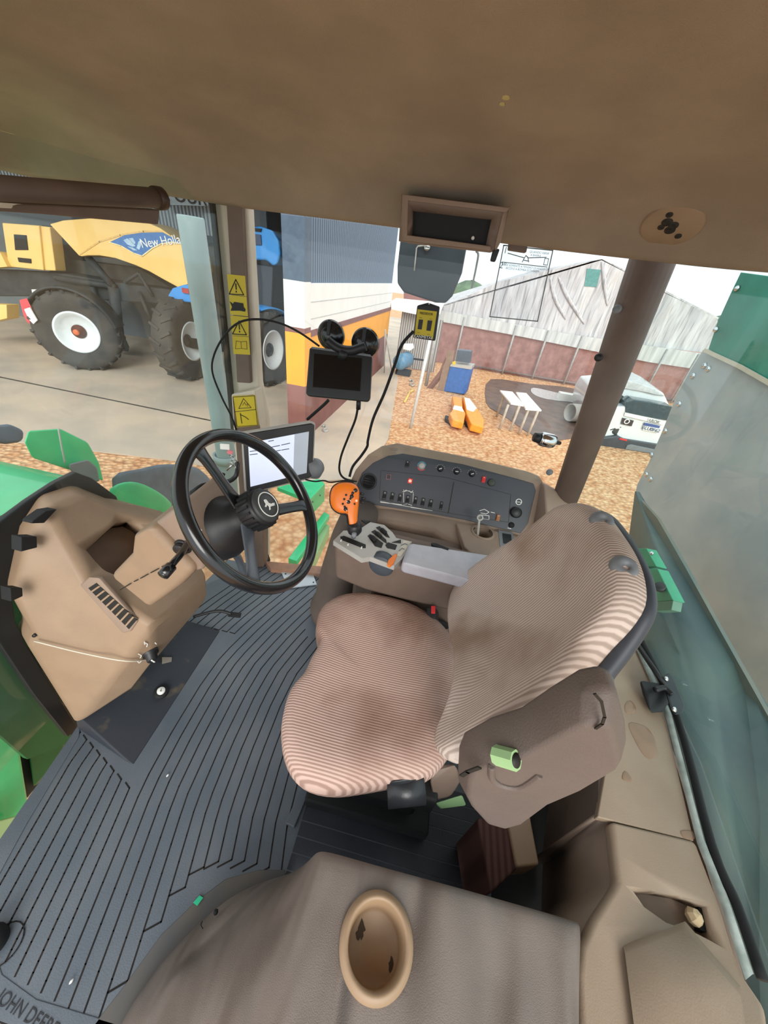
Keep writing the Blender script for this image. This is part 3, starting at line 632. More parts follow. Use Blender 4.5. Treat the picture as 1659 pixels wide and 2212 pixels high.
def knob(x, y, r, mt=BLACK, ring=None, ptr=True, name='rotary_knob'):
    k_ = lathe(name, pc(x,y,.004), pn, [(0,-.002),(r*1.25,-.002),(r*1.25,.003),(r,.005),(r*.92,.016),(r*.8,.018),(0,.018)], mt, sc, n=24)
    if ring: 
        v, f = lathevf(pc(x,y,.0045), pn, [(r*1.35,0),(r*1.6,0),(r*1.6,.0006),(r*1.35,.0006)], 20, a0=.3, a1=3.4); M('dial_arc', v, f, ring, k_)
    if ptr: M('knob_pointer', *ovf(pc(x,y,.0225), pn, r*1.2, .0025, .001, pany+panx*random.uniform(-.6,.6)), WHITE, k_)
    return k_
k1 = knob(911,1007,.012, SILV, mat('blue_scale',(70,150,180)), False)
v, f = lathevf(pc(911,1007,.0045), pn, [(.0165,0),(.0195,0),(.0195,.0006),(.0165,.0006)], 12, a0=3.6, a1=5.6); M('red_arc', v, f, RED, k1)
for x,y in ((951,1013),(986,1019),(1019,1024)):
    k_ = knob(x,y,.0105)
    for a in range(7):
        t = .3+a*.45; lathe('scale_dot', pc(x,y,.0045)+(panx*math.cos(t)+pany*math.sin(t))*.0185, pn, cylp(.0011,0,.0006), WHITE, k_, n=6)
def rocker(x, y, w, h, mt=BLACK, led=None):
    r_ = M('rocker_switch', *ovf(pc(x,y,.006), pn, w, h, .012, pany), mt, sc, bevel=.002)
    M('rocker_cap', *ovf(pc(x,y,.012)-pany*h*.1, (pn+pany*.25).normalized(), w*.8, h*.45, .008, pany), BLK2 if mt is BLACK else mt, r_, bevel=.001)
    M('switch_mark', *ovf(pc(x,y,.0125)+pany*h*.32, pn, .0015, h*.16, .001, pany), led or WHITE, r_)
    return r_
rocker(880,1003,.017,.028)
for i in range(7):
    t = i/6; rocker(831+t*99, 1070+t*18, .016, .036)
rocker(1044,1036,.015,.026,RED); rocker(953,1092,.012,.034,BLACK,mat('green_led',(60,150,100))); rocker(1075,1118,.015,.026,mat('amber_switch',(170,110,70)))
lathe('round_button', pc(1061,1043,.004), pn, [(0,0),(.015,0),(.015,.012),(.011,.016),(0,.016)], mat('olive_button',(62,66,60)), sc)
rz = M('warning_switch', *ovf(pc(840,1030,.005), pn, .018, .022, .006, pany), BLACK, sc, bevel=.001)
line('warning_mark', ['836,1025 845,1026 844,1036 835,1035'], .0015, PP_, .009, mat('dim_pink',(170,110,120)), rz)
rz = M('lit_switch', *ovf(pc(886,1039,.005), pn, .02, .022, .006, pany), RED, sc, bevel=.001)
tag(rz,'red illuminated switch'); lathe('lit_lens', pc(886,1039,.008), pn, cylp(.0065,0,.001), mat('lit_salmon',(255,150,130),emit=.8), rz, n=14)
glyph(PP_, ['822,1083 852,1089 934,1103','822,1085 868,1090','872,1090 880,1088 890,1092','870,1062 880,1060 893,1064','872,1058 874,1062 878,1058','884,1060 888,1064 892,1060','872,1064 872,1085','893,1066 892,1088','888,1096 934,1103'], .002, WHITE, sc)
lathe('turn_knob', pc(1113,1107,.004), pn, [(0,0),(.022,0),(.022,.016),(.017,.020),(0,.020)], BLACK, sc); 
v, f = lathevf(pc(1120,1084,.0045), pn, [(.010,0),(.013,0),(.013,.0008),(.010,.0008)], 20, closed=True); M('round_symbol', v, f, WHITE, sc)
glyph(PP_, ['1114,1084 1126,1085','1096,1140 1103,1142 1102,1134','1036,1103 1046,1100 1056,1106 1050,1110 1038,1108','1060,1106 1068,1108','1040,1112 1056,1114 1056,1122 1042,1120'], .0022, WHITE, sc)
lathe('key_slot', pc(1104,1134,.004), pn, cylp(.012,0,.004), BLK2, sc)
glyph(PP_, ['843,969 860,970','843,972 858,973'], .0016, DARKB, sc, 'moulded_mark')
# shelf below the panel, curved, with cup holder
rows = []
for (s, z) in (('758,1104 800,1108 900,1122 985,1140 1010,1170 1030,1205', None),):
    pass
sh1 = [(pc(762,1096,-.004)), pc(850,1103,-.004), pc(940,1118,-.004), pc(1030,1136,-.004), pc(1126,1160,-.004)]
lip = [A(758,1116,Z=.585), A(850,1124,Z=.585), A(940,1142,Z=.575), A(1000,1178,Z=.56), A(1140,1215,Z=.56)]
low = [A(735,1150,Z=.50), A(830,1150,Z=.50), A(910,1172,Z=.49), A(985,1205,Z=.50), A(1100,1265,Z=.50)]
bot = [p+V((0,0,-.48)) for p in low]
shelf = M('console_shelf', *gridvf([sh1, lip, [l_+V((0,-.012,-.02)) for l_ in lip], low, bot]), TRIMD, sc, smooth=True, solid=.012)
hv = ppl('985,1128 1130,1160 1165,1205 1130,1240 1040,1218 1003,1180', plane((0,0,.60),(0,0,1)))
ts = M('holder_deck', *prism_vf(hv, (0,0,-.03)), TRIMD, sc, bevel=.006)
ch = A(1043,1150,Z=.60)
cut(shelf, *lathevf(ch, (0,0,1), cylp(.046,-.12,.06), 28))
cut(ts, *lathevf(ch, (0,0,1), cylp(.043,-.08,.05), 28))
lathe('cup_holder', ch, (0,0,1), [(.040,.004),(.048,.004),(.050,.0),(.045,-.01),(.042,-.07),(0,-.07),(0,-.066),(.038,-.066),(.040,-.01)], TRIMD, sc, closed=False)
PT = plane((0,0,.602), (0,0,1))
prism('tray_switch_bezel', ppl('1077,1145 1108,1150 1112,1182 1080,1180', PT, 0), (0,0,-.006), GREY, sc); prism('tray_switch', ppl('1085,1152 1104,1155 1106,1176 1087,1174', PT, .001), (0,0,-.006), BLACK, sc)
# rear end block of the console, against the rear pillar
hull('console_end_block', [A(1176,1045,Z=.80), A(1238,1078,Z=.74), A(1262,1100,Z=.74), A(1180,1110,Z=.73), A(1130,1235,Z=.45), A(1190,1260,Z=.45), V((.60,1.34,.45)), V((.60,1.34,.74)), V((.48,1.40,.78)), V((.62,1.10,.5)), V((.50,1.2,.45))], TRIMD, sc, bevel=.01)
box('console_base', (-.20,1.16,.0), (.60,1.35,.55), DARKB, sc, bevel=.01)
# spanner standing in the cup holder
wr = thing('spanner', 'chrome ring spanner standing in the side console cup holder', 'spanner', ch+V((-.01,-.01,-.064)))
w0, w1 = A(1034,1196,Z=.60)-V((0,0,0)), A(1036,1122,Z=.66)
w0 = ch+V((-.012,-.02,-.06)); w1 = A(1037,1118,Y=ch.y+.0)
w1 = w0+(A(1037,1118,Y=w0.y+.01)-w0)
M('spanner_shank', *ovf((w0+w1)/2, V((0,-1,.3)), .009, (w1-w0).length*.98, .005, (w1-w0)), SILV, wr, bevel=.002)
v, f = lathevf(w1, V((0,-1,.5)), [(.007,-.004),(.0125,-.004),(.0125,.004),(.007,.004)], 24, closed=True); M('ring_end', v, f, SILV, wr, smooth=False)

# ---------------------------------------------------------------- armrest pod with joystick
pod = thing('armrest_console', 'brown armrest console with silver lever plate and grey pad beside the seat', 'armrest', (-.1,.9,0))
zt = .655
topo = [A(*q,Z=zt) for q in [(716,1172),(738,1150),(775,1142),(810,1130),(850,1140),(880,1160),(1060,1200),(1060,1262),(1000,1262),(870,1222),(840,1218),(800,1212),(740,1186)]]
# pod body as loft from top outline downwards
bodyT = [A(*q,Z=zt-.012) for q in [(718,1176),(745,1140),(860,1150),(1090,1205),(1040,1262),(870,1224),(790,1204)]]
bodyM = [p+V((.012,.0,-.16)) for p in bodyT]; bodyB = [V((p.x*.9+.01, p.y*.6+.36, .06)) for p in bodyT]
vv, ff = gridvf([r+[r[0]] for r in (bodyT, bodyM)]); n_ = len(bodyT)
M('pod_body', vv, ff+[list(range(n_)), list(range(n_+1, 2*n_+1))], DARKB, pod, bevel=.02, seg=4)
M('pod_pedestal', *prism_vf([V((-.10,.88,.04)), V((.22,.88,.04)), V((.22,1.02,.04)), V((-.10,1.02,.04))], (0,0,.5)), DARKB, pod, bevel=.02)
PZ = plane((0,0,zt), (0,0,1))
plate = prism('lever_plate', ppl('720,1168 742,1146 772,1146 800,1128 830,1134 848,1150 856,1162 890,1170 868,1208 852,1222 838,1217 800,1203 782,1206', PZ, 0), (0,0,-.02), SILV, pod, bevel=.004)
def pz(s, off=.0015): return ppl(s, PZ, off)
prism('lever_slot', pz('735,1160 743,1158 790,1177 790,1184 783,1184 736,1166'), (0,0,-.004), INK, plate)
for s_ in ('794,1158 800,1154 828,1174 824,1184 810,1180','802,1149 810,1145 834,1166 836,1175 828,1170','812,1140 820,1137 836,1152 842,1162 834,1160','832,1178 838,1172 858,1178 854,1188 836,1184','846,1172 866,1166 866,1174','780,1124 800,1126 790,1131'):
    prism('lever_recess', pz(s_), (0,0,-.004), INK, plate)
for x,y in ((806,1166),(817,1158),(828,1150)): M('paddle_lever', *ovf(AP(x,y,PZ,.006), V((.3,.2,1)), .014, .026, .012, V((1,-.7,0))), BLK2, plate, bevel=.003)
for x,y in ((737,1168),(752,1177),(781,1184)): M('slot_stop', *ovf(AP(x,y,PZ,.002), V((0,0,1)), .008, .004, .003), WHITE, plate)
prism('label_strip', pz('872,1168 888,1171 874,1192 866,1202 858,1200','.002' and .002), (0,0,-.003), CREAM, plate)
glyph(PZ, ['866,1180 874,1176 880,1178','862,1192 868,1186 873,1188'], .002, mat('blue_ink',(60,80,110)), plate)
q0 = AP(828,1203,PZ,-.03)
tw = lathe('thumb_wheel', q0, V((.15,1,0)), cylp(.042,-.018,.018,.004), mat('slate_wheel',(68,76,84),.5), pod, n=40)
prism('speed_pointer', ppl('836,1222 838,1212 852,1199 858,1200 850,1219 842,1226', PZ, .006), (0,0,-.008), ORG, pod, bevel=.002)
padz = plane((0,0,zt+.03), (0,0,1))
pad = prism('arm_pad', ppl('882,1172 1062,1200 1090,1230 1030,1262 1000,1248 868,1214', padz, 0), (0,0,-.045), ARMP, pod, bevel=.012, seg=4)
prism('pad_switch', ppl('932,1173 942,1174 970,1185 968,1189 934,1178', padz, .001), (0,0,-.01), BLK2, pod)
# joystick
js = thing('joystick', 'orange grip joystick with black buttons on the armrest console', 'joystick', A(765,1160,Z=zt))
lathe('joystick_shaft', A(764,1160,Z=zt), (A(766,1150,Z=zt+.06)-A(764,1160,Z=zt)), [(0,-.01),(.008,-.01),(.008,.05),(0,.05)], GREY, js)
kb_ = A(766,1143,Z=zt+.035)
lathe('joystick_boot', kb_, (A(760,1110,Z=zt+.1)-kb_), [(0,-.026),(.014,-.022),(.024,-.008),(.026,.008),(.022,.022),(.016,.026),(0,.026)], BLACK, js)
PJ = plane(kb_+V((0,-.005,0)), (.15,-.75,.55))
grip_o = ppl('755,1140 751,1110 727,1106 716,1092 713,1072 718,1052 732,1043 752,1042 768,1047 776,1060 776,1080 772,1110 770,1140', PJ, 0)
cushion('grip_shell', ppl('756,1142 752,1112 733,1108 718,1097 713,1078 717,1056 731,1044 752,1042 768,1047 776,1060 776,1080 773,1110 770,1142', PJ, .008), PJ[1], ORG, js, thick=.034, dome=.009, k=3)
cushion('grip_back', ppl('752,1145 748,1116 730,1110 715,1098 710,1078 714,1054 729,1041 752,1038 766,1043 772,1060 772,1090 770,1142', PJ, -.018), PJ[1], BLK2, js, thick=.016, dome=.0, k=3)
for x,y,r_ in ((768,1060,.007),(748,1070,.004),(744,1079,.004),(741,1089,.004),(760,1073,.007),(753,1085,.0065),(747,1100,.007),(766,1089,.0035),(745,1095,.004),(762,1066,.005),(757,1078,.004)):
    lathe('grip_button', AP(x,y,PJ,.015), PJ[1], [(0,-.004),(r_,-.004),(r_*.95,.005),(r_*.7,.007),(0,.007)], BLACK, js, n=14)
for x,y in ((765,1062),(750,1084),(757,1082),(749,1103)): lathe('button_mark', AP(x,y,PJ,.0222), PJ[1], cylp(.0018,0,.0006), WHITE, js, n=8)
for x,y in ((783,1066),(786,1076),(784,1084)): lathe('side_button', AP(x-3,y,PJ,-.004), (1,-.1,.2), cylp(.005,-.004,.01,.001), BLACK, js, n=12)
lathe('grip_light', AP(770,1082,PJ,.014), PJ[1], cylp(.004,0,.004,.001), mat('lit_salmon',(255,150,130),emit=.8), js, n=10)
# bellows pillar of the side console (front end)
rows = []
for (z, cx, cy, rx, ry) in ((.0,-.30,1.12,.105,.13),(.05,-.30,1.12,.11,.135),(.06,-.30,1.12,.095,.12),(.3,-.27,1.12,.09,.12),(.5,-.235,1.12,.085,.12),(.60,-.215,1.13,.075,.11)):
    rows.append([V((cx+rx*math.cos(a), cy+ry*math.sin(a), z)) for a in [2*math.pi*i/24 for i in range(25)]])
vb, fb = gridvf(rows); vb += rows[-1][:24]; fb.append(list(range(len(vb)-24, len(vb))))
T('console_boot', vb, fb, mat('boot_vinyl',(98,86,78),.65,bump=.3,bscale=60,var=.08), 'brown flexible vinyl boot rising from the floor to the armrest console', 'boot', smooth=True)
box('console_side_panel', (-.19,.99,.02), (.40,1.15,.56), DARKB, sc, bevel=.02)

# ---------------------------------------------------------------- driver seat
st = thing('driver_seat', 'driver seat in pinkish tan corduroy with reclined backrest and raised armrest', 'seat', (.05,.55,0))
oc_ = [A(*q,Z=.475) for q in [(682,1352),(694,1312),(730,1287),(775,1280),(830,1287),(885,1302),(935,1330),(972,1368),(992,1420),(1000,1500),(992,1580),(962,1645),(910,1680),(850,1685),(790,1695),(725,1702),(665,1690),(628,1660),(608,1605),(609,1545),(626,1490),(655,1455),(672,1420),(690,1385)]]
cushion('seat_cushion', oc_, (0,0,1), CUSH, st, thick=.10, dome=.035, k=3, dip=.012, rings=[(.6,-.10),(.93,-.10),(.975,-.085),(1,-.05),(1.0,-.02),(.985,.002),(.95,.016),(.88,.026),(.75,.028),(.55,.022),(.35,.016),(.15,.013)])
bp0 = V((.185,.5,.56)); bn = V((-.927,0,.375)).normalized(); PB = (bp0, bn)
ob_ = [AP(*q, PB, .02) for q in [(986,1380),(981,1325),(993,1275),(1030,1235),(1080,1200),(1130,1170),(1180,1133),(1222,1102),(1262,1092),(1300,1105),(1335,1150),(1362,1195),(1378,1245),(1378,1300),(1345,1355),(1300,1405),(1250,1462),(1175,1522),(1100,1566),(1040,1605),(985,1642),(960,1636),(957,1605),(975,1560),(993,1500),(998,1430)]]
bcu = cushion('backrest_cushion', ob_, bn, BACKF, st, thick=.10, dome=.03, k=3, rings=[(.6,-.06),(.93,-.06),(.98,-.05),(1,-.035),(1.0,-.015),(.985,.0),(.955,.012),(.90,.014),(.80,.010),(.62,-.004),(.40,-.014),(.18,-.02)])
# backrest rear shell rail
tube('back_shell', [AP(x,y,PB,-.028) for x,y in num('1250,1096 1288,1110 1322,1152 1348,1200 1364,1245 1366,1300 1342,1348 1312,1392 1276,1440 1258,1475')], .015, mat('charcoal_shell',(56,60,68),.5), st, n=12, k=4)
oc2 = [AP(*q, PB, -.045) for q in [(1020,1290),(1100,1210),(1210,1130),(1280,1130),(1330,1250),(1320,1330),(1230,1440),(1100,1540),(1010,1590),(1010,1450)]]
cushion('back_cover', oc2, -bn, mat('charcoal_shell',(56,60,68),.5), st, thick=.03, dome=.03, k=3)
for x,y in ((1314,1134),(1364,1236)):
    c = AP(x,y,PB,.016); d = V((-.1,-.45,.88)).normalized()
    lathe('headrest_socket', c, d, [(0,-.012),(.022,-.012),(.023,.0),(.018,.008),(.007,.009),(.006,.006),(0,.006)], GREY, st, n=24)
# folded-up left armrest
nearA = pp('992,1648 1003,1622 1062,1592 1130,1572 1196,1530 1262,1492 1308,1484 1334,1494 1352,1562 1354,1592 1342,1612 1260,1665 1182,1702 1120,1752 1082,1764 1040,1752 1004,1712 990,1685', Y=.262)
farA = [p+V((.0,.03,.0)) for p in nearA]
cA = sum(nearA, V((0,0,0)))/len(nearA)
shr = [cA+(p-cA)*.86+V((0,-.028,0)) for p in nearA]
vv, ff = gridvf([r+[r[0]] for r in (farA, nearA, shr)]); n_ = len(nearA)
arm = M('folded_armrest', vv, ff+[list(range(n_)), [2*(n_+1)+i for i in range(n_)]], mat('taupe_armrest',(100,88,81),.6,var=.05,bump=.3,bscale=400), st, bevel=.012, seg=3)
PA2 = plane(shr[0], (0,-1,0))
ring_ = ppl('1062,1655 1063,1680 1085,1696 1125,1700 1166,1674', PA2, .0)
v, f = tubevf(smoothpath(ring_,4), .0055, 8); M('recess_rim', v, f, mat('taupe_armrest',(100,88,81)), arm, bevel=.003)
lathe('adjuster_barrel', AP(1098,1638,PA2,.0), (RT*.7+UP*.35-FW*.9), [(0,-.02),(.0125,-.02),(.0125,.012),(0,.012)], GREENL, arm, n=8, smooth=False)
lathe('barrel_bore', AP(1098,1638,PA2,.0)+(RT*.7+UP*.35-FW*.9).normalized()*.0122, (RT*.7+UP*.35-FW*.9), cylp(.0088,-.001,.0008), INK, arm, n=18)
M('armrest_slot', *stroke(ppl('998,1672 1010,1664 1034,1655', PA2, .001), .007, PA2[1], False, .002), INK, arm)
M('armrest_seam', *stroke(ppl('1284,1496 1298,1512 1305,1545 1300,1560 1286,1570', PA2, .001), .003, PA2[1], False, .0015), INK, arm)
tube('armrest_pivot', [A(1278,1480,Y=.30), A(1300,1470,Y=.34)], .016, GREY, st, k=0, n=12)
# adjuster roll, bracket and seat frame
tube('lumbar_pump', [A(836,1708,Z=.42), A(915,1700,Z=.43)], .034, mat('black_vinyl',(40,42,46),.35,bump=.4,bscale=60), st, k=0, n=20)
hull('pump_flap', [A(*q,Z=z) for q,z in (((840,1672),.46),((905,1662),.46),((905,1675),.47),((848,1690),.47),((840,1700),.45),((900,1690),.46))], mat('black_vinyl',(40,42,46)), st, bevel=.004)
hull('side_bracket', [A(*q,Z=z) for q,z in (((930,1655),.44),((990,1640),.47),((1000,1690),.40),((975,1725),.36),((935,1735),.36),((925,1690),.42),((960,1700),.34))], DARKB, st, bevel=.012)
hull('bracket_tab', [A(*q,Z=z) for q,z in (((935,1735),.32),((1000,1715),.32),((1010,1740),.30),((950,1748),.30),((960,1742),.27))], GREENL, st, bevel=.006)
hull('green_handle', [A(*q,Z=z) for q,z in (((735,1700),.38),((790,1695),.38),((786,1712),.36),((745,1708),.36),((760,1705),.34))], GREENL, st, bevel=.004)
box('seat_pan', (-.15,.33,.30), (.20,.74,.39), BLK2, st, bevel=.01)
box('suspension_bellows', (-.10,.38,.06), (.19,.70,.31), BLACK, st, bevel=.02)
box('base_plate', (-.15,.35,.003), (.24,.73,.06), BLK2, st, bevel=.008)
# buckle
bk_ = thing('seatbelt_buckle', 'black seat belt buckle with red press button between seat and armrest console', 'buckle', A(945,1345,Z=.40))
bc = A(938,1318,Z=.50); M('buckle_body', *ovf(bc+V((0,0,-.025)), V((-.3,-.5,.8)), .038, .03, .07, V((1,0,.3))), BLACK, bk_, bevel=.004)
M('release_button', *ovf(bc+V((-.005,-.01,.012)), V((-.3,-.5,.8)), .026, .014, .006, V((1,0,.3))), RED, bk_, bevel=.002)
tube('buckle_stalk', [bc+V((0,0,-.05)), A(965,1352,Z=.38)], .012, BLK2, bk_, k=0)

# brown padded footing box by the seat
bx_o = [A(1035,1800,Z=.27), A(1098,1765,Z=.27), A(1140,1745,Z=.27), A(1168,1868,Z=.27), A(1108,1880,Z=.27)]
bt = thing('padded_box', 'maroon brown box with a tan lid strip on the floor behind the seat', 'box', A(1100,1850,Z=.0))
lt = [A(*q,Z=.26) for q in [(1092,1752),(1142,1742),(1166,1868),(1116,1874)]]
prism('tan_side', lt, (0.0,0,-.10), TRIM, bt, bevel=.006)
lo_ = [A(*q,Z=.25) for q in [(1030,1768),(1094,1752),(1118,1876),(1060,1930)]]
prism('box_body', lo_, (.0,.0,-.24), wave_mat('maroon_fabric', (72,48,44), (92,64,58), 'X', 18, bump=.2), bt, bevel=.006)

# ---------------------------------------------------------------- folding passenger seat with cup holder
cols = [1,2,3,4,5,6,7,8,9]
Rw = [ [(655,1885,.08),(662,1872,.2),(674,1852,.34),(684,1836,.46),(702,1832,.5),(800,1862,.5),(960,1905,.5),(1120,1950,.5),(1262,1990,.49)],
 [(545,1912,.06),(575,1928,.2),(622,1935,.36),(664,1925,.48),(692,1930,.503),(800,1950,.502),(960,1985,.502),(1120,2035,.50),(1258,2065,.49)],
 [(440,2005,.06),(492,2020,.2),(572,2030,.36),(640,2030,.48),(674,2040,.503),(800,2055,.502),(960,2085,.502),(1120,2115,.50),(1256,2145,.49)],
 [(350,2110,.06),(422,2120,.2),(532,2130,.36),(616,2140,.48),(654,2150,.503),(800,2165,.502),(960,2190,.502),(1120,2215,.50),(1256,2230,.49)],
 [(288,2212,.06),(376,2230,.2),(500,2245,.36),(596,2265,.48),(638,2275,.503),(800,2290,.502),(960,2305,.502),(1120,2320,.50),(1256,2335,.49)],
 [(240,2330,.06),(340,2350,.2),(470,2370,.36),(575,2400,.48),(620,2410,.503),(800,2420,.502),(960,2430,.502),(1120,2440,.50),(1256,2450,.49)]]
g = [[A(r[0][0]-34, r[0][1]+12, Z=.0), A(r[0][0]-30, r[0][1]+8, Z=.05)]+[A(x-8 if j < 2 else x,y,Z=z) for j,(x,y,z) in enumerate(r)] for r in Rw]
g = [[p+V((0,.004,-.42+.05*j*0)) if False else V((p.x, p.y+.002, .03 if j<8 else .03)) for j,p in enumerate(g[0])]] + [[V((p.x,p.y,p.z-.03)) for p in g[0]]] + g
g = [r+[V((r[-1].x+.006, r[-1].y, r[-1].z-.02)), V((r[-1].x+.008, r[-1].y, .04))] for r in g]
ps = thing('passenger_seat', 'folded brown vinyl passenger seat with a tan cup holder, in the foreground', 'seat', (0,0,0))
VIN = mat('brown_vinyl', (124,112,104), .6, c2=(106,95,87), scale=5, bump=.35, bscale=650)
VIN.node_tree.nodes['Principled BSDF'].inputs['Specular IOR Level'].default_value = .6
n_ = VIN.node_tree.nodes; l_ = VIN.node_tree.links; b0 = [x for x in n_ if x.type == 'BUMP'][0]
cn = n_.new('ShaderNodeTexNoise'); cn.inputs['Scale'].default_value = 5; cn.inputs['Distortion'].default_value = .8; cn.inputs['Detail'].default_value = 1
mpn = n_.new('ShaderNodeMapping'); mpn.inputs['Rotation'].default_value = (0,0,.7); mpn.inputs['Scale'].default_value = (1.6,.5,1)
tcn = [x for x in n_ if x.type == 'TEX_COORD'][0]; l_.new(tcn.outputs['Object'], mpn.inputs['Vector']); l_.new(mpn.outputs['Vector'], cn.inputs['Vector'])
b2 = n_.new('ShaderNodeBump'); b2.inputs['Strength'].default_value = .9; b2.inputs['Distance'].default_value = .09
l_.new(cn.outputs['Fac'], b2.inputs['Height']); l_.new(b2.outputs['Normal'], b0.inputs['Normal'])
v, f = gridvf(g); shell = M('seat_shell', v, f, VIN, ps, smooth=True, sub=2, solid=.006)
cc = A(814,2038,Z=.512)
cut(shell, *lathevf(cc, (0,0,1), cylp(.053,-.07,.05), 40))
for p_ in shell.data.polygons: p_.use_smooth = True
lathe('cup_holder', cc, (0,0,1), [(0,-.052),(.040,-.052),(.044,-.046),(.0475,.002),(.050,.006),(.054,.006),(.0615,-.002),(.062,-.006),(.052,-.008),(.047,-.056),(0,-.058)], mat('cup_tan',(162,134,106),.5,c2=(152,126,98),bump=.1), ps, n=56)
for k, (dx_, dy_) in enumerate(((-.026,.012),(.033,-.012))):
    M('dirt_spot', *prism_vf([cc+V((dx_+(.008 if k == 0 else .004)*math.cos(a)*random.uniform(.5,1.3), dy_+(.012 if k == 0 else .008)*math.sin(a)*random.uniform(.5,1.3), -.0515)) for a in [i*.45 for i in range(14)]], (0,0,.0006)), mat('dirt',(70,58,46),.9), ps)
T('thread', *tubevf(smoothpath([A(437,1990,Z=.13), A(434,1998,Z=.135), A(438,2006,Z=.14)],4), .0012, 6), BLK2, 'short black thread on the left slope of the passenger seat', 'thread', smooth=True)
T('foam_crumb', *lathevf(A(466,1970,Z=.10), (0,0,1), [(0,-.004),(.006,-.002),(.005,.004),(0,.006)], 7), BLK2, 'black crumb on the passenger seat edge near the mat', 'crumb')

# ---------------------------------------------------------------- rear right trim
rt = thing('rear_trim_panel', 'tan rear side panel with water marks below the rear window', 'panel', (.7,.65,.0))
z0 = .45
pu = [A(*q,Z=z0) for q in [(1290,1765),(1500,1817),(1440,1560),(1372,1385),(1255,1250),(1232,1300),(1300,1480),(1312,1640)]]
prism('panel_sheet', pu, (0,0,-.02), TRIML, rt, bevel=.003)
hull('panel_drop', [A(*q,Z=z0-.012) for q in [(1290,1765),(1296,1772),(1312,1640),(1300,1480),(1318,1640)]]+[A(*q,Z=z0-.012)+V((.02,.0,-.40)) for q in [(1290,1765),(1312,1640),(1300,1480),(1340,1600)]], DARKB, rt)
for s_, l_b in (('1353,1540 1350,1522 1362,1513 1374,1528 1370,1540','wet'),('1358,1562 1392,1568 1412,1590 1420,1625 1408,1640 1392,1632 1372,1600','w'),('1344,1682 1350,1665 1364,1680 1362,1690','w'),('1470,1795 1495,1795 1500,1812 1480,1812','w')):
    o = cushion('water_mark', ppl(s_, plane((0,0,z0+.0008),(0,0,1))), (0,0,1), mat('wet_brown',(140,112,88),.15), rt, thick=.001, dome=.0006, k=3)
    o['label'] = 'damp brown patch'
rl = thing('rear_side_moulding', 'tan moulded rear side panel with grab recess and black socket, lower right', 'panel', (.6,.25,.0))
pl_ = [A(*q,Z=z0+.003) for q in [(1318,1772),(1505,1817),(1560,1960),(1590,2060),(1612,2112),(1659,2180),(1700,2500),(1262,2500),(1248,2100),(1255,2040),(1280,1985),(1322,1920),(1332,1900),(1325,1840)]]
mould = prism('moulding_shell', pl_, (0,0,-.035), TRIML, rl, bevel=.012, seg=4)
wall = [A(*q,Z=z0-.02) for q in [(1284,1764),(1318,1772),(1325,1840),(1332,1900),(1322,1920),(1280,1985),(1255,2040),(1248,2100),(1262,2500)]]
M('moulding_side', *gridvf([wall, [p+V((.004,0,-.42)) for p in wall]]), TRIMD, rl, smooth=True, solid=.008)
cut(mould, *prism_vf([A(*q,Z=z0+.05) for q in [(1395,1915),(1440,1915),(1500,1925),(1560,1950),(1580,2030),(1540,2010),(1470,1985),(1420,1950)]], (0,0,-.12)))
pkt = prism('recess_floor', [A(*q,Z=z0-.03) for q in [(1360,1880),(1440,1880),(1500,1890),(1565,1915),(1610,2060),(1540,2050),(1470,2020),(1380,1980)]], (0,0,-.006), TRIMD, rl)
prism('black_socket', [A(*q,Z=z0-.012) for q in [(1508,1945),(1545,1955),(1572,2030),(1512,2008)]], (0,0,-.02), BLK2, rl)
prism('socket_cover', [A(*q,Z=z0-.006) for q in [(1532,1948),(1552,1957),(1570,2020),(1540,2010)]], (0,0,-.01), GREY, rl) 
bv, bf = gridvf([[A(1345,2040,Z=z0), A(1480,1990,Z=z0), A(1600,2130,Z=z0)], [A(1350,2060,Z=z0+.015), A(1478,2010,Z=z0+.03), A(1590,2135,Z=z0+.03)], [A(1380,2300,Z=z0+.012), A(1490,2190,Z=z0+.04), A(1600,2150,Z=z0+.04)], [A(1400,2500,Z=z0), A(1500,2500,Z=z0+.02), A(1640,2400,Z=z0+.03)]])
M('raised_block', bv, bf, TRIML, rl, smooth=True)
T('paper_wad', *lathevf(A(1500,1980,Z=z0-.008), (.2,.1,1), [(0,-.012),(.012,-.01),(.015,0),(.010,.010),(0,.013)], 7), mat('kraft_paper',(200,176,140),.9,bump=.8,bscale=90), 'crumpled beige paper wad in the recess of the rear side panel', 'paper')
# pale weather strip along the rear window foot
ws = [A(*q,Z=.455) for q in [(1368,1384),(1440,1545),(1508,1818),(1560,1950),(1612,2110)]]
wv, wf = gridvf([[p+V((-.004,-.004,.0)) for p in ws], [p+V((.006,.004,.012)) for p in ws], [p+V((.016,.006,.0)) for p in ws]])
T('weather_strip', wv, wf, mat('pale_foil_strip',(190,202,196),.5,c2=(150,162,156),scale=30,bump=.4,bscale=80), 'pale crinkled sealing strip along the foot of the rear window', 'strip', smooth=True, solid=.002)
T('rear_window_seal', *tubevf(smoothpath([p+V((.02,.0,.012)) for p in ws],4), .009, 8), BLK2, 'black rubber seal running along the rear window bottom edge', 'seal', smooth=True)
la = thing('window_latch', 'black rear window latch with gas strut beside the tan rear panel', 'latch', A(1410,1520,Z=.46))
tube('gas_strut', [A(1370,1382,Z=.50), A(1442,1490,Z=.50)], .008, BLACK, la, k=0, n=12)
tube('strut_rod', [A(1366,1374,Z=.50), A(1372,1388,Z=.50)], .004, CHROME, la, k=0)
hull('latch_body', [A(*q,Z=z) for q,z in (((1380,1468),.49),((1440,1478),.50),((1452,1510),.48),((1400,1505),.48),((1388,1500),.46),((1430,1540),.46),((1405,1542),.46),((1445,1490),.46))], BLACK, la, bevel=.004)
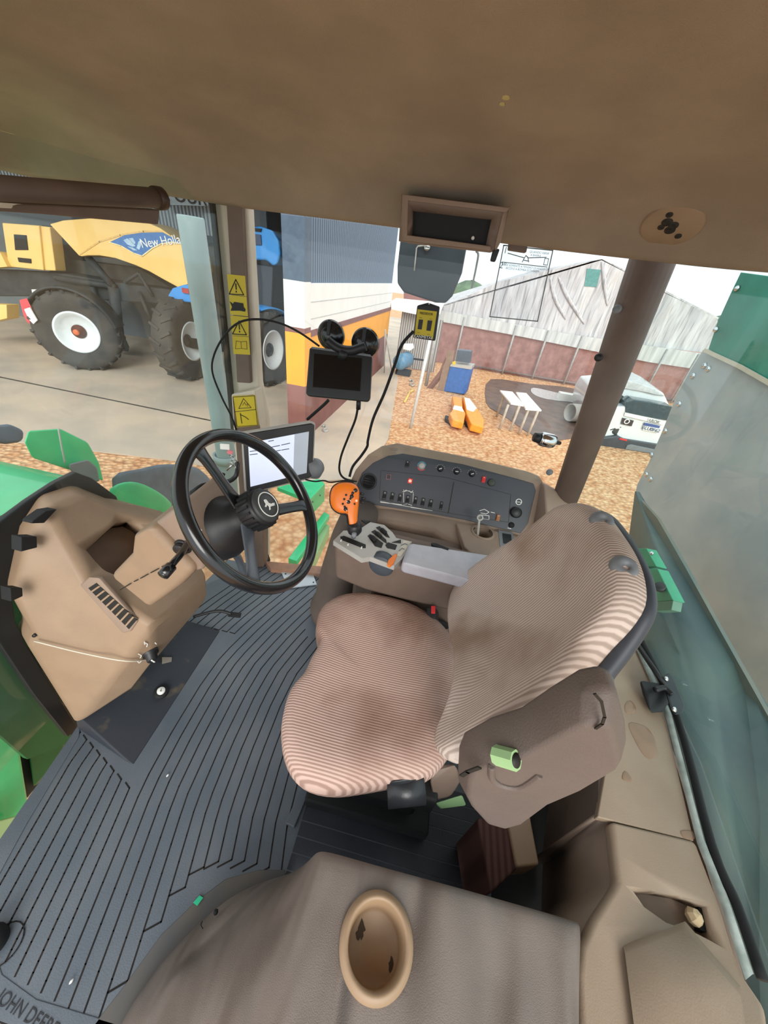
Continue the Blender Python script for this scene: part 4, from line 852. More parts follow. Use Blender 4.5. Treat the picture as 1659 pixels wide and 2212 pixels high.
v, f = prism_vf([A(*q,Z=.50) for q in [(1428,1462),(1440,1455),(1450,1468),(1474,1525),(1470,1542),(1456,1545),(1446,1530),(1432,1480)]], (.004,0,.006)); M('latch_plate', v, f, mat('dark_steel',(60,64,66),.3,.6), la, bevel=.003)
for q in ((1437,1466),(1454,1532)): lathe('latch_bolt', A(*q,Z=.508), (.3,-.5,.8), cylp(.007,0,.006,.001), CHROME, la, n=12)
tube('latch_lever', [A(1415,1490,Z=.505), A(1436,1486,Z=.51), A(1452,1500,Z=.51)], .008, BLACK, la, n=10)
# pedals
pdl = thing('brake_pedal', 'black clutch pedal arm reaching out over the mat below the wheel', 'pedal', A(470,1330,Z=.02))
tube('pedal_arm', [A(418,1332,Z=.06), A(455,1322,Z=.07), A(478,1320,Z=.07), A(500,1326,Z=.06)], .007, BLACK, pdl, n=8)
M('pedal_pad', *ovf(A(507,1328,Z=.05), V((.4,-.3,1)), .055, .022, .012, V((-.3,.8,0))), BLK2, pdl, bevel=.003)
lv = thing('release_lever', 'grey metal foot pedal with pale tip below the wheel hub', 'pedal', A(535,1255,Z=.02))
tube('lever_arm', [hub+V((-.24,.06,-.28)), A(505,1195,Z=.42), A(525,1232,Z=.25), A(535,1248,Z=.12)], .016, mat('grey_spoke',(92,98,106)), lv)
M('lever_pad', *ovf(A(537,1256,Z=.06), V((.6,-.3,.7)), .06, .06, .014, V((0,.6,.8))), SILV, lv, bevel=.004)

# ================================================================ THE TRACTOR OUTSIDE ITS CAB
G = -1.4
X0 = -1.06
sl = prism('windscreen_gasket', pp('-60,1190 0,1128 60,1083 120,1043 165,1020 200,1033 252,1072 262,1098 232,1092 178,1070 104,1102 60,1160 32,1210 24,1270 34,1340 62,1400 110,1480 168,1570 148,1592 60,1482 0,1392 -60,1310', X=X0), (-.02,0,0), mat('dark_gasket',(24,30,32),.55,var=.1), bevel=.004)
tag(sl, 'black windscreen surround behind the tan front console', 'gasket')
hood = thing('tractor_hood', 'green bonnet of this tractor seen through the lower left of the windscreen', 'hood', (-2.0,.7,.4))
hr = []
for X in (-1.18,-1.6,-2.2,-3.0):
    y1 = .95-.06*(abs(X)-1.18); zt_ = .80-.10*(abs(X)-1.18)
    hr.append([V((X,y_,z_)) for y_, z_ in ((-.05,-.1),(-.03,.40),(.03,.58),(.18,.66),(.45,.70),(.72,.70),(.86,.69),(.925,.66),(.945,.5),(.945,-.1))])
v, f = gridvf(hr); M('hood_shell', v, f, GREEN, hood, smooth=True, sub=1)
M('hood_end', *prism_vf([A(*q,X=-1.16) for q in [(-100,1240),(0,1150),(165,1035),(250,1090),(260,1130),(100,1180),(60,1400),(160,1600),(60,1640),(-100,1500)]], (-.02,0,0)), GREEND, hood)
mr = thing('front_light_pod', 'green lamp bracket with grey lamp ahead of the windscreen on the bonnet', 'lamp', A(150,1000,X=-1.9))
hull('bracket', [A(*q,X=-1.9) for q in [(52,955),(60,930),(130,925),(190,955),(215,1000),(225,1040),(160,1020),(70,990)]]+[A(*q,X=-2.0) for q in [(60,960),(200,990),(130,935)]], GREEN, mr, bevel=.01)
hull('lamp_body', [A(*q,X=-1.84) for q in [(148,1002),(190,992),(210,1010),(216,1040),(180,1045),(150,1015)]]+[A(*q,X=-1.94) for q in [(150,1005),(205,1010),(200,1040)]], GREY, mr, bevel=.01)
tube('wire', [A(126,925,X=-1.8), A(132,960,X=-1.8), A(140,1000,X=-1.8)], .004, SILV, mr)
hl = thing('work_lamp', 'dark grey lamp housing beyond the bonnet at the left edge', 'lamp', A(20,950,X=-2.6))
hull('lamp_shell', [A(*q,X=-2.6) for q in [(-30,920),(20,915),(52,930),(50,955),(10,960),(-30,955)]]+[A(*q,X=-2.8) for q in [(-20,925),(40,930),(20,955)]], mat('slate',(96,106,120)), hl, bevel=.02)
wh = thing('front_wheel_cover', 'green and dark grey front mudguard beyond the wheel rim', 'mudguard', A(300,1060,X=-1.8))
cushion('guard', [A(*q,X=-1.9) for q in [(240,1030),(300,1010),(360,1000),(430,1010),(470,1060),(470,1110),(400,1120),(330,1120),(270,1110)]], (.3,-.2,.9), mat('slate_guard',(98,110,122),.6), wh, thick=.08, dome=.05, k=3)
cushion('guard_green', [A(*q,X=-1.7) for q in [(235,1055),(280,1040),(330,1055),(370,1085),(360,1110),(300,1110),(250,1095)]], (.3,-.2,.9), GREEN, wh, thick=.06, dome=.04, k=3)
ex = thing('exhaust_stack', 'tall grey painted exhaust pipe standing outside the front pillar', 'exhaust pipe', (-1.2,1.8,-.2))
eb = A(455,760,Y=1.85)
lathe('exhaust_tube', V((eb.x, eb.y, 0)), (0,0,1), [(0,-.4),(.075,-.4),(.072,.25),(.057,.3),(.057,(A(430,455,Y=1.85).z-.03)),(.054,(A(430,455,Y=1.85).z-.03)+.006),(.052,(A(430,455,Y=1.85).z-.03)+.004),(.052,.9)], EXH, ex, n=36)
lathe('pipe_collar', V((eb.x, eb.y, .28)), (0,0,1), [(.064,0),(.08,.0),(.08,.05),(.064,.05)], EXH, ex, n=36, closed=True)
mi = thing('wing_mirror', 'black outside mirror back hanging beyond the side window by the radio housing', 'mirror', A(930,655,Y=1.75))
mo = pp('866,505 1008,535 998,590 977,640 962,655 940,654 872,632 858,612 858,575', Y=1.75)
MP = plane(mo[0], (0,-1,0))
prism('mirror_shell', mo, (0,.05,0), mat('slate_mirror',(48,58,66),.35), mi, bevel=.012, seg=3)
lathe('mirror_bolt', A(923,535,Y=1.745), (0,-1,0), cylp(.012,-.002,.012,.002), CHROME, mi, n=14)
tube('mirror_rod', [A(925,531,Y=1.74), A(903,532,Y=1.74), A(899,545,Y=1.74), A(895,585,Y=1.74)], .003, SILV, mi, k=2)
tube('mirror_arm', [A(925,535,Y=1.79), V((-.13,1.52,1.66)), V((-.12,1.30,1.70))], .012, BLACK, mi, k=0)
# green equipment box and ladder outside, seen below the display
gb = thing('toolbox', 'green metal box with rivets on a green bracket outside the right window', 'box', A(655,1110,Z=.0))
gbp = [A(*q,Z=.10) for q in [(592,1055),(618,1045),(700,1040),(668,1078),(655,1082)]]
prism('box_lid', [A(*q,Z=.10) for q in [(598,1052),(622,1046),(690,1034),(702,1044),(668,1080)]], (0,0,-.03), GREEN, gb, bevel=.004)
prism('box_side', [A(*q,Z=.07) for q in [(668,1078),(702,1044),(690,1034),(655,1062)]], (0,0,-.16), GREEN, gb, bevel=.004)
for q in ((676,1084),(672,1100),(692,1070)): lathe('rivet', A(*q,Z=.03), (0,-1,.3), cylp(.006,0,.006), GREY, gb, n=8)
stp = prism('step_rail', [A(*q,Z=-.15) for q in [(700,1105),(712,1112),(640,1212),(622,1206)]], (0,0,-.05), GREEN, gb, bevel=.006)
prism('step_rail', [A(*q,Z=-.22) for q in [(700,1130),(712,1135),(672,1222),(650,1218)]], (0,0,-.1), GREENL, gb)
hull('lamp_dome', [A(*q,Y=1.42) for q in [(666,1000),(684,995),(696,1008),(690,1025),(668,1032)]]+[A(*q,Y=1.48) for q in [(668,1005),(690,1008),(680,1028)]], GREY, gb, bevel=.008)
# left outside: steps and body
bx_ = thing('side_steps', 'bright green side step box and frame below the door on the left', 'steps', (-1.4,.1,-.8))
hull('step_box', [A(*q,X=-1.35) for q in [(-80,1530),(0,1548),(35,1572),(25,1585),(60,1735),(20,1790),(-80,1790)]]+[A(*q,X=-1.60) for q in [(-80,1540),(20,1560),(50,1720),(-80,1760)]], GREEN, bx_, bevel=.01)
hull('step_sheet', [A(*q,X=-1.25) for q in [(-80,1795),(45,1760),(30,1790),(0,1842),(-60,1880)]]+[A(*q,X=-1.32) for q in [(-80,1790),(40,1765),(-20,1850)]], GREENL, bx_, bevel=.005)
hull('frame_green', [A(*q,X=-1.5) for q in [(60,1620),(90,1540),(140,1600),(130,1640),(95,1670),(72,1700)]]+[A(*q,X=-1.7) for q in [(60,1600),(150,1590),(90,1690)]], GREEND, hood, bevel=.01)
box('chassis', (-3.2,.0,-.9), (-1.55,.95,-.28), mat('chassis_dark',(24,34,28),.7), hood, bevel=.03)
hull('hood_side_panel', [A(*q,X=-1.30) for q in [(-120,1330),(0,1390),(80,1500),(140,1590),(60,1560),(0,1545),(-120,1520)]]+[A(*q,X=-1.5) for q in [(-120,1340),(0,1400),(130,1590),(-120,1520)]], mat('vivid_green',(0,176,76),.4), hood, bevel=.02)
# rear: fender and hopper seen through the rear glass
XF = 1.5
fe = thing('rear_fender', 'grey green rear mudguard sheet with painted glass reflection behind the tinted rear window', 'mudguard', (1.5,1.6,-.4))
fr_ = [[A(*q,X=XF) for q in [(1375,1062),(1362,1160),(1345,1260)]], [A(1378,1062,X=XF), A(1440,1250,X=XF-.1), A(1470,1420,X=XF-.25)], [A(1480,1225,X=XF), A(1540,1450,X=XF-.1), A(1560,1700,X=XF-.25)], [A(1600,1430,X=XF), A(1640,1750,X=XF-.1), A(1640,2100,X=XF-.25)], [A(1760,1690,X=XF), A(1800,1950,X=XF-.1), A(1850,2300,X=XF-.25)]]
FEN = mat('reflection_green_sheet', (84,102,97), .5, c2=(62,82,86), scale=2.5)  # teal of the rear glass reflection is put into the sheet colour
for c_, q_ in zip(fr_, ((1345,1420),(1470,1750),(1560,2100),(1660,2450),(1900,2800))): c_.append(A(*q_, X=1.15))
v, f = gridvf(fr_); M('fender_sheet', v, f, FEN, fe, smooth=True, solid=.02)
bz = prism('fender_band', pp('1384,1080 1420,1120 1480,1225 1560,1370 1700,1620 1700,1720 1600,1560 1520,1440 1440,1260', X=XF-.03), (.02,0,0), mat('bronze_band',(112,110,98),.5,c2=(92,104,100),scale=4), fe)
bt2 = thing('control_box', 'pair of bright green boxes with black cap outside the rear window', 'box', A(1420,1290,X=1.15))
prism('box_top', [A(*q,X=1.15) for q in [(1358,1185),(1396,1184),(1418,1224),(1376,1226)]], (.05,0,.0), mat('mint_green_paint',(58,152,114),.4), bt2, bevel=.004)
prism('box_top', [A(*q,X=1.13) for q in [(1380,1228),(1420,1228),(1454,1297),(1410,1300)]], (.05,0,0), mat('mint_green_paint',(58,152,114)), bt2, bevel=.004)
prism('box_front', [A(*q,X=1.13) for q in [(1410,1300),(1454,1297),(1450,1318),(1412,1320),(1396,1300)]], (.04,0,0), mat('sage',(96,136,116)), bt2, bevel=.003)
tube('mounting_bar', [A(1400,1240,X=1.16), A(1420,1250,X=1.52)], .03, GREY, bt2, k=0)
lathe('black_cap', A(1426,1270,X=1.12), (-.6,-.3,.7), cylp(.022,0,.02,.004), BLACK, bt2, n=20)
lathe('bolt', A(1408,1197,X=1.12), (-.6,-.3,.7), cylp(.008,0,.015,.002), CHROME, bt2, n=12)
XH = 2.0
hp = thing('hopper', 'big grey riveted metal hopper with green lid edge behind the tractor', 'hopper', (2.4,2.2,-1.0))
prism('hopper_wall', pp('1518,755 1540,752 1800,905 1800,1820 1372,1062 1376,1046 1400,1000 1430,930 1460,855 1490,800', X=XH), (.9,.2,0), mat('galvanised_sheet',(182,188,190),.45,.1,c2=(160,172,178),scale=3), hp, bevel=.01)
prism('hopper_lid', pp('1600,588 1660,596 1800,620 1800,905 1530,754 1548,700 1575,640', X=XH-.02), (.9,.2,0), mat('teal_green_paint',(36,140,118),.35,c2=(22,110,90),scale=3), hp, bevel=.01)
M('wall_edge', *stroke(pp('1524,757 1600,792 1800,905', X=XH-.03), .025, (-1,0,0), False, .01), CREAM, hp)
for x,y in ((1522,790),(1530,797),(1497,812),(1467,873),(1437,931),(1407,983),(1396,1025),(1405,1035)): lathe('hopper_bolt', A(x,y,X=XH-.005), (-1,-.2,.1), [(0,-.004),(.024,-.004),(.020,.006),(.010,.012),(0,.013)], CHROME, hp, n=14)
for x,y in ((1592,623),(1546,712)): lathe('lid_bolt', A(x,y,X=XH-.03), (-1,-.2,.1), [(0,-.004),(.022,-.004),(.016,.008),(0,.012)], CHROME, hp, n=14)
prism('hopper_foot', [V((2.3,1.0,G)), V((2.5,1.0,G)), V((2.5,2.8,G)), V((2.3,2.8,G))], (0,0,.9), FEN, hp)
# instruction sticker on the side window
PI = plane((0,1.352,1.3), (0,-1,0))
ist = thing('instruction_sticker', 'transparent instruction sticker with line drawings on the side window, steps 1 and 2', 'sticker', A(1120,700,Y=1.352))
prism('sticker_film', ppl('1088,530 1196,541 1163,696 1055,684', PI), (0,.001,0), see_through('sticker_film', (.93,.94,.95), .05), ist)
FI = mat('faded_ink', (120,128,126), .7)
line('sticker_border', ['1088,530 1194,541 1161,694 1058,684'], .003, PI, .0008, FI, ist)
line('step_divider', ['1084,566 1182,577'], .002, PI, .0008, FI, ist, False)
line('boom_drawing', ['1097,547 1132,557','1140,557 1180,556','1128,566 1131,560 1136,552 1140,556 1142,566','1131,562 1141,564'], .0022, PI, .0008, FI, ist, False)
line('remote_drawing', ['1177,558 1185,559 1182,573 1174,572'], .0018, PI, .0008, FI, ist)
xd = AP(1182,577,PI)-AP(1084,566,PI); yd = V((0,0,1))
text('step_number', '1', AP(1092,541,PI,.0008), xd, yd, .022, FI, ist, .0003); text('step_number', '2º', AP(1086,574,PI,.0008), xd, yd, .022, FI, ist, .0003)
text('step_text', 'LIGUE SOMENTE A TENSÃO QUANDO OS', AP(1134,577,PI,.0008), xd, yd, .0075, FI, ist, .0002)
text('step_text', 'BICOS E A BOMBA ESTIVEREM', AP(1128,583,PI,.0008), xd, yd, .0075, FI, ist, .0002)
text('step_text', 'QUANDO ABRIR', AP(1165,546,PI,.0008), xd, yd, .0075, FI, ist, .0002)
text('step_text', 'A BARRA', AP(1157,552,PI,.0008), xd, yd, .0075, FI, ist, .0002)

# ================================================================ THE YARD
GR = mat('orange_gravel', (236,196,152), .95, c2=(212,156,110), scale=6, lo=.35, hi=.65, det=8, bump=.8, bscale=14)
n_ = GR.node_tree.nodes; l_ = GR.node_tree.links
vr = n_.new('ShaderNodeTexVoronoi'); vr.inputs['Scale'].default_value = 13; tcg = [x for x in n_ if x.type == 'TEX_COORD'][0]
l_.new(tcg.outputs['Object'], vr.inputs['Vector']); bs = [x for x in n_ if x.type == 'BUMP'][0]; l_.new(vr.outputs['Distance'], bs.inputs['Height']); bs.inputs['Distance'].default_value = .05
rpg = [x for x in n_ if x.type == 'VALTORGB'][0]; mxg = n_.new('ShaderNodeMixRGB'); mxg.blend_type = 'MULTIPLY'; mxg.inputs[0].default_value = .5
vr2 = n_.new('ShaderNodeValToRGB'); vr2.color_ramp.elements[0].color = (1,1,1,1); vr2.color_ramp.elements[1].color = (.45,.25,.12,1); vr2.color_ramp.elements[0].position = .3; vr2.color_ramp.elements[1].position = .75
l_.new(vr.outputs['Distance'], vr2.inputs['Fac']); l_.new(rpg.outputs['Color'], mxg.inputs[1]); l_.new(vr2.outputs['Color'], mxg.inputs[2])
l_.new(mxg.outputs['Color'], n_['Principled BSDF'].inputs['Base Color'])
CON = mat('yard_concrete', (206,186,164), .85, c2=(178,166,152), scale=.8, bump=.3, bscale=20)
MUD = mat('dark_wet_mud', (92,78,74), .4, c2=(120,98,86), scale=3, bump=.8, bscale=8)
RSO = mat('mauve_red_soil', (172,124,112), .95, c2=(186,140,124), scale=.7)
struct(prism('ground', [V((-60,-6,G-.02)), V((40,-6,G-.02)), V((40,70,G-.02)), V((-60,70,G-.02))], (0,0,-.2), GR))
struct(prism('floor_slab', [V(p+(G-.015,)) for p in [(-1.40,11.6),(-.84,6.7),(-.95,4.9),(-2.0,4.3),(-3.7,4.3),(-9,3.4),(-40,2.5),(-40,30),(-1.9,30),(-1.9,13.4)]], (0,0,.02), CON))
M_ = M('slab_joint', *stroke([V((-12,6.25,G+.006)), V((-9.1,6.03,G+.006)), V((-4.4,5.93,G+.006)), V((-2.4,5.9,G+.006))], .05, (0,0,1), False, .002), mat('joint_dark',(70,66,62)))
M_.name = 'trim_2'; struct(M_)
T('mud_patch', *prism_vf(smoothpath([A(*q,Z=G-.018) for q in [(1060,820),(1150,830),(1240,840),(1275,870),(1270,930),(1220,950),(1160,945),(1090,900),(1050,870)]],3,True), (0,0,.012)), MUD, 'dark wet muddy ground around the white work tables', 'mud', )
T('puddle', *prism_vf(smoothpath([A(*q,Z=G+.0) for q in [(1152,838),(1200,848),(1240,858),(1238,868),(1180,862),(1150,850)]],3,True), (0,0,.008)), mat('puddle_water',(205,205,205),.08), 'pale shining puddle by the net building edge', 'puddle')
struct(prism('ground_far', [V((-1.6,15.75,G-.018)), V((34,15.75,G-.018)), V((34,69,G-.018)), V((-1.6,69,G-.018))], (0,0,.015), RSO))
# main building: side wall with painted bands
CORR = wave_mat('blue_grey_corrugated', (66,80,98), (112,130,150), 'Y', 3.2, rough=.5, bump=.6, dist=.03)
CORR2 = wave_mat('pale_corrugated', (96,110,122), (196,206,210), 'X', 3.0, rough=.5, bump=.6, dist=.03)
wx = -2.32; dwx = .012
def wallband(z0_, z1_, mt, nm, y1=13.3, inset=0):
    return [V((wx+inset,5.95,z0_)), V((wx+.13+inset,y1,z0_)), V((wx+.13+inset,y1,z1_)), V((wx+inset,5.95,z1_))]
WB = mat('white_block_wall', (236,236,232), .8, var=.03, scale=3)
OB = mat('amber_band_paint', (244,168,44), .7, var=.04, scale=3)
RB_ = mat('maroon_band_paint', (138,92,86), .8, c2=(126,82,76), scale=3)
struct(tag(prism('wall_right', wallband(G,-.35,0,0), (-.2,0,0), RB_)))
tag(struct(prism('wall_right_amber', wallband(-.35,.42,0,0), (-.2,0,0), OB)))
struct(prism('wall_right_white', wallband(.42,1.12,0,0), (-.2,0,0), WB))
struct(prism('wall_right_stripe', wallband(.36,.46,0,0,inset=.012), (-.02,0,0), RB_))
struct(prism('wall_right_upper', wallband(1.08,4.6,0,0,inset=-.05), (-.1,0,0), CORR))
for z_ in (.62,.86):
    struct(prism('trim_3' if z_ < .7 else 'trim_4', wallband(z_,z_+.012,0,0,inset=.004), (-.006,0,0), mat('joint_grey',(190,190,188))))
# corner column in the same bands
cl = thing('building_column', 'square corner column with dark blue, white, amber and maroon bands', 'column', (-2.4,5.9,G))
x0, x1 = A(650,900,Y=5.85).x, wx+.03
for z_a, z_b, mt in ((G,-.38,RB_),(-.38,.44,OB),(.44,.52,RB_),(.52,1.14,WB),(1.14,4.6,mat('dark_blue_steel',(70,88,108),.5))):
    box('column_band', (-2.62,5.83,z_a), (-2.29,6.10,z_b), mt, cl)
# open bay, back wall
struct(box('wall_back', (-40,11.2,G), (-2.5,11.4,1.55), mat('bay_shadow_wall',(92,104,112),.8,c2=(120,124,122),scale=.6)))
struct(box('wall_back_upper', (-40,11.15,1.5), (-2.5,11.35,5), CORR2))
struct(box('trim_5', (-40,11.0,1.45), (-2.5,11.15,1.62), mat('dark_beam',(52,60,66))))
struct(box('bay_roof', (-40,6.3,3.4), (-2.6,11.4,3.5), mat('bay_roof_sheet',(88,94,98),.7)))
T('sliding_door', *boxvf((A(605,700,Y=10.9).x-.9,10.85,G), (A(655,700,Y=10.9).x+.5,10.93,A(650,560,Y=10.9).z)), mat('dark_slate_door',(56,68,78),.6), 'tall dark slate sliding door panel behind the blue tractor', 'door')
sgn = thing('sign_board', 'grey sign board lettered DE OURO at the top of the bay', 'sign', A(390,470,Y=10.6))
PSg = plane((0,10.6,0), (0,-1,0))
prism('board', ppl('345,405 450,412 450,445 345,442', PSg), (0,.05,0), mat('sign_grey',(176,190,200)), sgn)
xd = A(440,430,Y=10.6)-A(350,424,Y=10.6)
text('sign_text', 'DE OURO', A(398,424,Y=10.58), V((1,0,0)), V((0,0,1)), .42, INK, sgn, .004)
rg = A(664,470,Y=11.1); v, f = lathevf(rg, (0,-1,0), [(.22,0),(.28,0),(.28,.02),(.22,.02)], 30, closed=True); T('wall_emblem', v, f, mat('emblem_blue',(90,104,124)), 'round ring emblem on the pale corrugated wall near the column', 'emblem')

# tyres
TYRE = mat('tyre_rubber', (52,54,56), .8, c2=(74,72,68), scale=3, bump=.5, bscale=20)
def wheel(par, c, axis, R, w, rr, rim_mt, lugs=22, tilt=None, hubmt=None, name='tyre', steps=28):
    ax = V(axis).normalized()
    P_ = [(rr,-w*.38),(R*.80,-w*.5),(R*.93,-w*.48),(R,-w*.40),(R*1.01,0),(R,w*.40),(R*.93,w*.48),(R*.80,w*.5),(rr,w*.38)]
    t_ = lathe(name, c, ax, P_, TYRE, par, n=steps*2)
    a, b, _ = frame(ax); L_ = []
    for i in range(lugs):
        for sgn_ in (-1, 1):
            an = 2*math.pi*(i+.25*sgn_)/lugs; d = a*math.cos(an)+b*math.sin(an); t = ax.cross(d)
            L_.append(ovf(V(c)+d*R*.99+ax*sgn_*w*.25, d, w*.52, R*.07, R*.09, (t+ax*.55*sgn_)))
    M('tyre_lugs', *join(*L_), TYRE, t_, bevel=R*.008, seg=1)
    rim_ = lathe('wheel_rim', c, ax, [(0,w*.1),(rr*.35,w*.1),(rr*.45,w*.14),(rr*.8,w*.20),(rr*.92,w*.40),(rr*1.02,w*.42),(rr*1.02,w*.34),(rr*.9,-w*.3),(0,-w*.3)], rim_mt, par, n=40)
    lathe('hub_plate', V(c)+ax*w*.1, ax, [(0,0),(rr*.34,0),(rr*.33,w*.06),(rr*.14,w*.09),(rr*.12,w*.16),(0,w*.16)], hubmt or BLACK, rim_, n=24)
    return t_
RIMW = mat('white_rim_paint', (226,236,240), .4, var=.03)
# blue tractor
bt_ = thing('blue_tractor', 'blue tractor parked facing out behind the grey exhaust pipe', 'tractor', (-5.3,9,G))
TB = mat('tractor_blue', (50,140,216), .35, c2=(60,150,226), scale=3)
R1 = .87
wl = A(400,735,Y=8.2); wl.z = G+R1; wheel(bt_, wl, (.97,.05,0), R1, .50, .42, RIMW, 18)
wr_ = A(590,760,Y=8.7); wr_.z = G+.85; wheel(bt_, V((-4.45,8.85,G+.85)), (.98,-.12,0), .85, .42, .45, RIMW, 18)
hull('mudguard', [A(*q,Y=8.1) for q in [(362,640),(372,622),(400,614),(425,617),(425,655),(385,652)]]+[A(*q,Y=8.5) for q in [(372,640),(400,620),(430,625),(425,650)]], TB, bt_, bevel=.03)
M('marker_lamp', *ovf(A(401,628,Y=8.07), (0,-1,0), .16, .09, .03), mat('red_white_marker',(170,60,60)), bt_)
v, f = lathevf(V((-4.45,8.85,G+.85)), (.90,-.44,0), [(.93,-.26),(.95,-.2),(.95,.2),(.93,.26),(.91,.2),(.91,-.2)], 20, a0=-.2, a1=1.9, closed=True); M('mudguard', v, f, TB, bt_, smooth=True)
hA = pp('530,492 560,488 590,498 603,520 606,548 600,570 590,575 575,562 528,562', Y=9.0)
M('bonnet', *prism_vf(hA, (-.4,1.4,0)), TB, bt_, bevel=.05, seg=3)
prism('bonnet_vent', pp('540,504 563,507 565,530 536,528', Y=8.97), (0,.05,0), mat('dark_blue_grille',(50,70,100)), bt_, bevel=.01); prism('bonnet_intake', pp('548,492 565,494 563,501 547,499', Y=8.97), (0,.05,0), BLK2, bt_)
M('engine_body', *prism_vf(pp('528,566 590,576 585,700 528,690', Y=9.2), (-.4,1.2,0)), mat('engine_dark',(46,56,66),.7), bt_, bevel=.03)
tube('front_axle', [V((wl.x,8.3,G+.8)), V((-4.4,8.8,G+.8))], .12, BLK2, bt_, k=0)
M('cab_shell', *boxvf((-5.7,9.5,.4), (-4.6,10.7,2.6)), mat('cab_dark',(40,50,58),.4), bt_, bevel=.05)
hull('side_mirror', [A(*q,Y=8.4) for q in [(403,525),(418,520),(420,545),(405,540)]]+[A(*q,Y=8.5) for q in [(403,525),(418,520),(420,545),(405,540)]], TB, bt_, bevel=.01)
# yellow sprayer
sy = thing('yellow_sprayer', 'yellow self propelled farm sprayer with blue New Holland stripe and white wheel rim', 'sprayer', (-8,8,G))
YL = mat('harvest_yellow', (240,200,118), .4, c2=(246,208,128), scale=2)
YS = 8.9
PSy = plane((0,YS,0), (0,-1,0))
bodyY = pp('107,484 135,476 200,471 260,471 310,477 345,492 365,506 395,530 412,555 418,585 412,612 385,621 350,602 320,585 290,572 250,558 215,552 188,552 178,554 170,552', Y=YS)
hull_v = prism_vf(bodyY, (-.2,1.1,0)); M('tank_cover', *hull_v, YL, sy, bevel=.06, seg=4)
BLs = mat('stripe_blue', (58,112,178), .4)
stb = prism('blue_stripe', ppl('238,523 270,508 305,503 352,502 378,516 396,526 372,522 348,526 330,535 308,552 290,546 262,530', PSy, .012), (0,.01,0), BLs, sy)
line('stripe_edge', ['236,523 262,531 290,547 308,553 330,536 348,527 372,523 396,527'], .02, PSy, .015, mat('pale_yellow',(250,228,170)), sy, False)
LG = mat('leaf_mark', (170,200,224), .5)
for s_ in ('268,519 276,515 286,522 294,532 287,533 276,528','279,515 288,514 294,524 291,529','296,536 300,522 306,518 306,530 302,540','276,532 288,535 298,541 290,541'): prism('leaf_emblem', ppl(s_, PSy, .018), (0,.004,0), LG, stb)
xd = A(378,522,Y=YS)-A(318,529,Y=YS)
text('stripe_text', 'New Holland', A(356,521,Y=YS-.02), xd, V((.05,0,1)), .24, WHITE, stb, .004)
line('cover_crease', ['172,550 215,522 260,508 310,500 350,500'], .03, PSy, .008, mat('crease_yellow',(226,186,112)), sy, False)
dr = prism('service_door', pp('4,481 84,487 94,584 18,576', Y=YS+.1), (0,.3,0), YL, sy, bevel=.02)
for s_ in ('29,506 56,508 60,540 32,540','37,556 66,559 67,569 40,566'): prism('door_window', ppl(s_, plane((0,YS+.08,0),(0,-1,0))), (0,.05,0), BLK2, dr, bevel=.01)
prism('side_panel', pp('87,488 107,490 120,585 96,584', Y=YS+.15), (0,.3,0), YL, sy, bevel=.02)
prism('yellow_corner', pp('-30,540 0,545 16,576 -30,580', Y=YS), (0,.3,0), YL, sy)
prism('lower_panel', pp('-60,655 14,658 15,688 -60,705', Y=7.9), (0,.3,0), YL, sy, bevel=.01)
CH = mat('chassis_grey_black', (40,46,48), .7, c2=(58,62,62), scale=4)
M('main_frame', *prism_vf(pp('-40,580 120,588 250,610 400,630 395,660 250,650 120,640 -40,640', Y=YS+.3), (0,.8,0)), CH, sy, bevel=.03)
M('machine_innards', *prism_vf(pp('90,486 150,560 300,580 400,640 300,640 110,600', Y=YS+.9), (0,.6,0)), mat('innards_grey',(70,74,72),.8,c2=(92,88,80),scale=3), sy)
for a_, b_, r_ in (((190,556),(245,620),.09),((245,620),(260,750),.12),((300,630),(330,700),.05),((200,620),(240,740),.06),((120,600),(250,620),.07),((270,610),(300,590),.04),((300,590),(330,640),.04)):
    tube('frame_strut', [A(*a_,Y=YS+.2), A(*b_,Y=YS+.2)], r_, CH, sy, k=0)
hull('suspension_leg', [A(*q,Y=YS+.1) for q in [(195,640),(235,650),(255,700),(262,745),(280,750),(278,760),(255,758),(225,700)]]+[A(*q,Y=YS+.5) for q in [(195,640),(235,650),(262,745)]], CH, sy, bevel=.02)
wc_ = A(158,712,Y=7.4); 
wheel(sy, V((wc_.x-.0, 7.55, G+.82)), (.50,-.86,.0), .80, .50, .42, RIMW, 20, hubmt=mat('hub_brown',(90,50,40)))
lathe('hub_centre', V((wc_.x,7.55,G+.82))+V((.36,-.93,0))*.14, (.36,-.93,0), cylp(.06,0,.05,.01), mat('orange_hub',(220,110,70)), sy, n=16)
v, f = lathevf(V((wc_.x,7.55,G+.82)), (.36,-.93,0), [(.86,-.26),(.90,-.2),(.90,.2),(.86,.26),(.84,.2),(.84,-.2)], 24, a0=.2, a1=2.6, closed=True); M('mudguard', v, f, CH, sy, smooth=True)
lm = hull('lamp_cluster', [A(*q,Y=7.0) for q in [(42,648),(58,644),(66,665),(80,690),(76,700),(60,698),(50,680)]]+[A(*q,Y=7.1) for q in [(42,648),(58,644),(78,690),(60,698)]], mat('red_lamp',(226,80,90)), sy, bevel=.01)
prism('reflector_plate', pp('52,668 64,664 80,692 72,700 62,690', Y=6.97), (0,.02,0), WHITE, sy)
prism('data_plate', pp('68,625 90,627 92,639 70,637', Y=7.9), (0,.3,0), WHITE, sy)
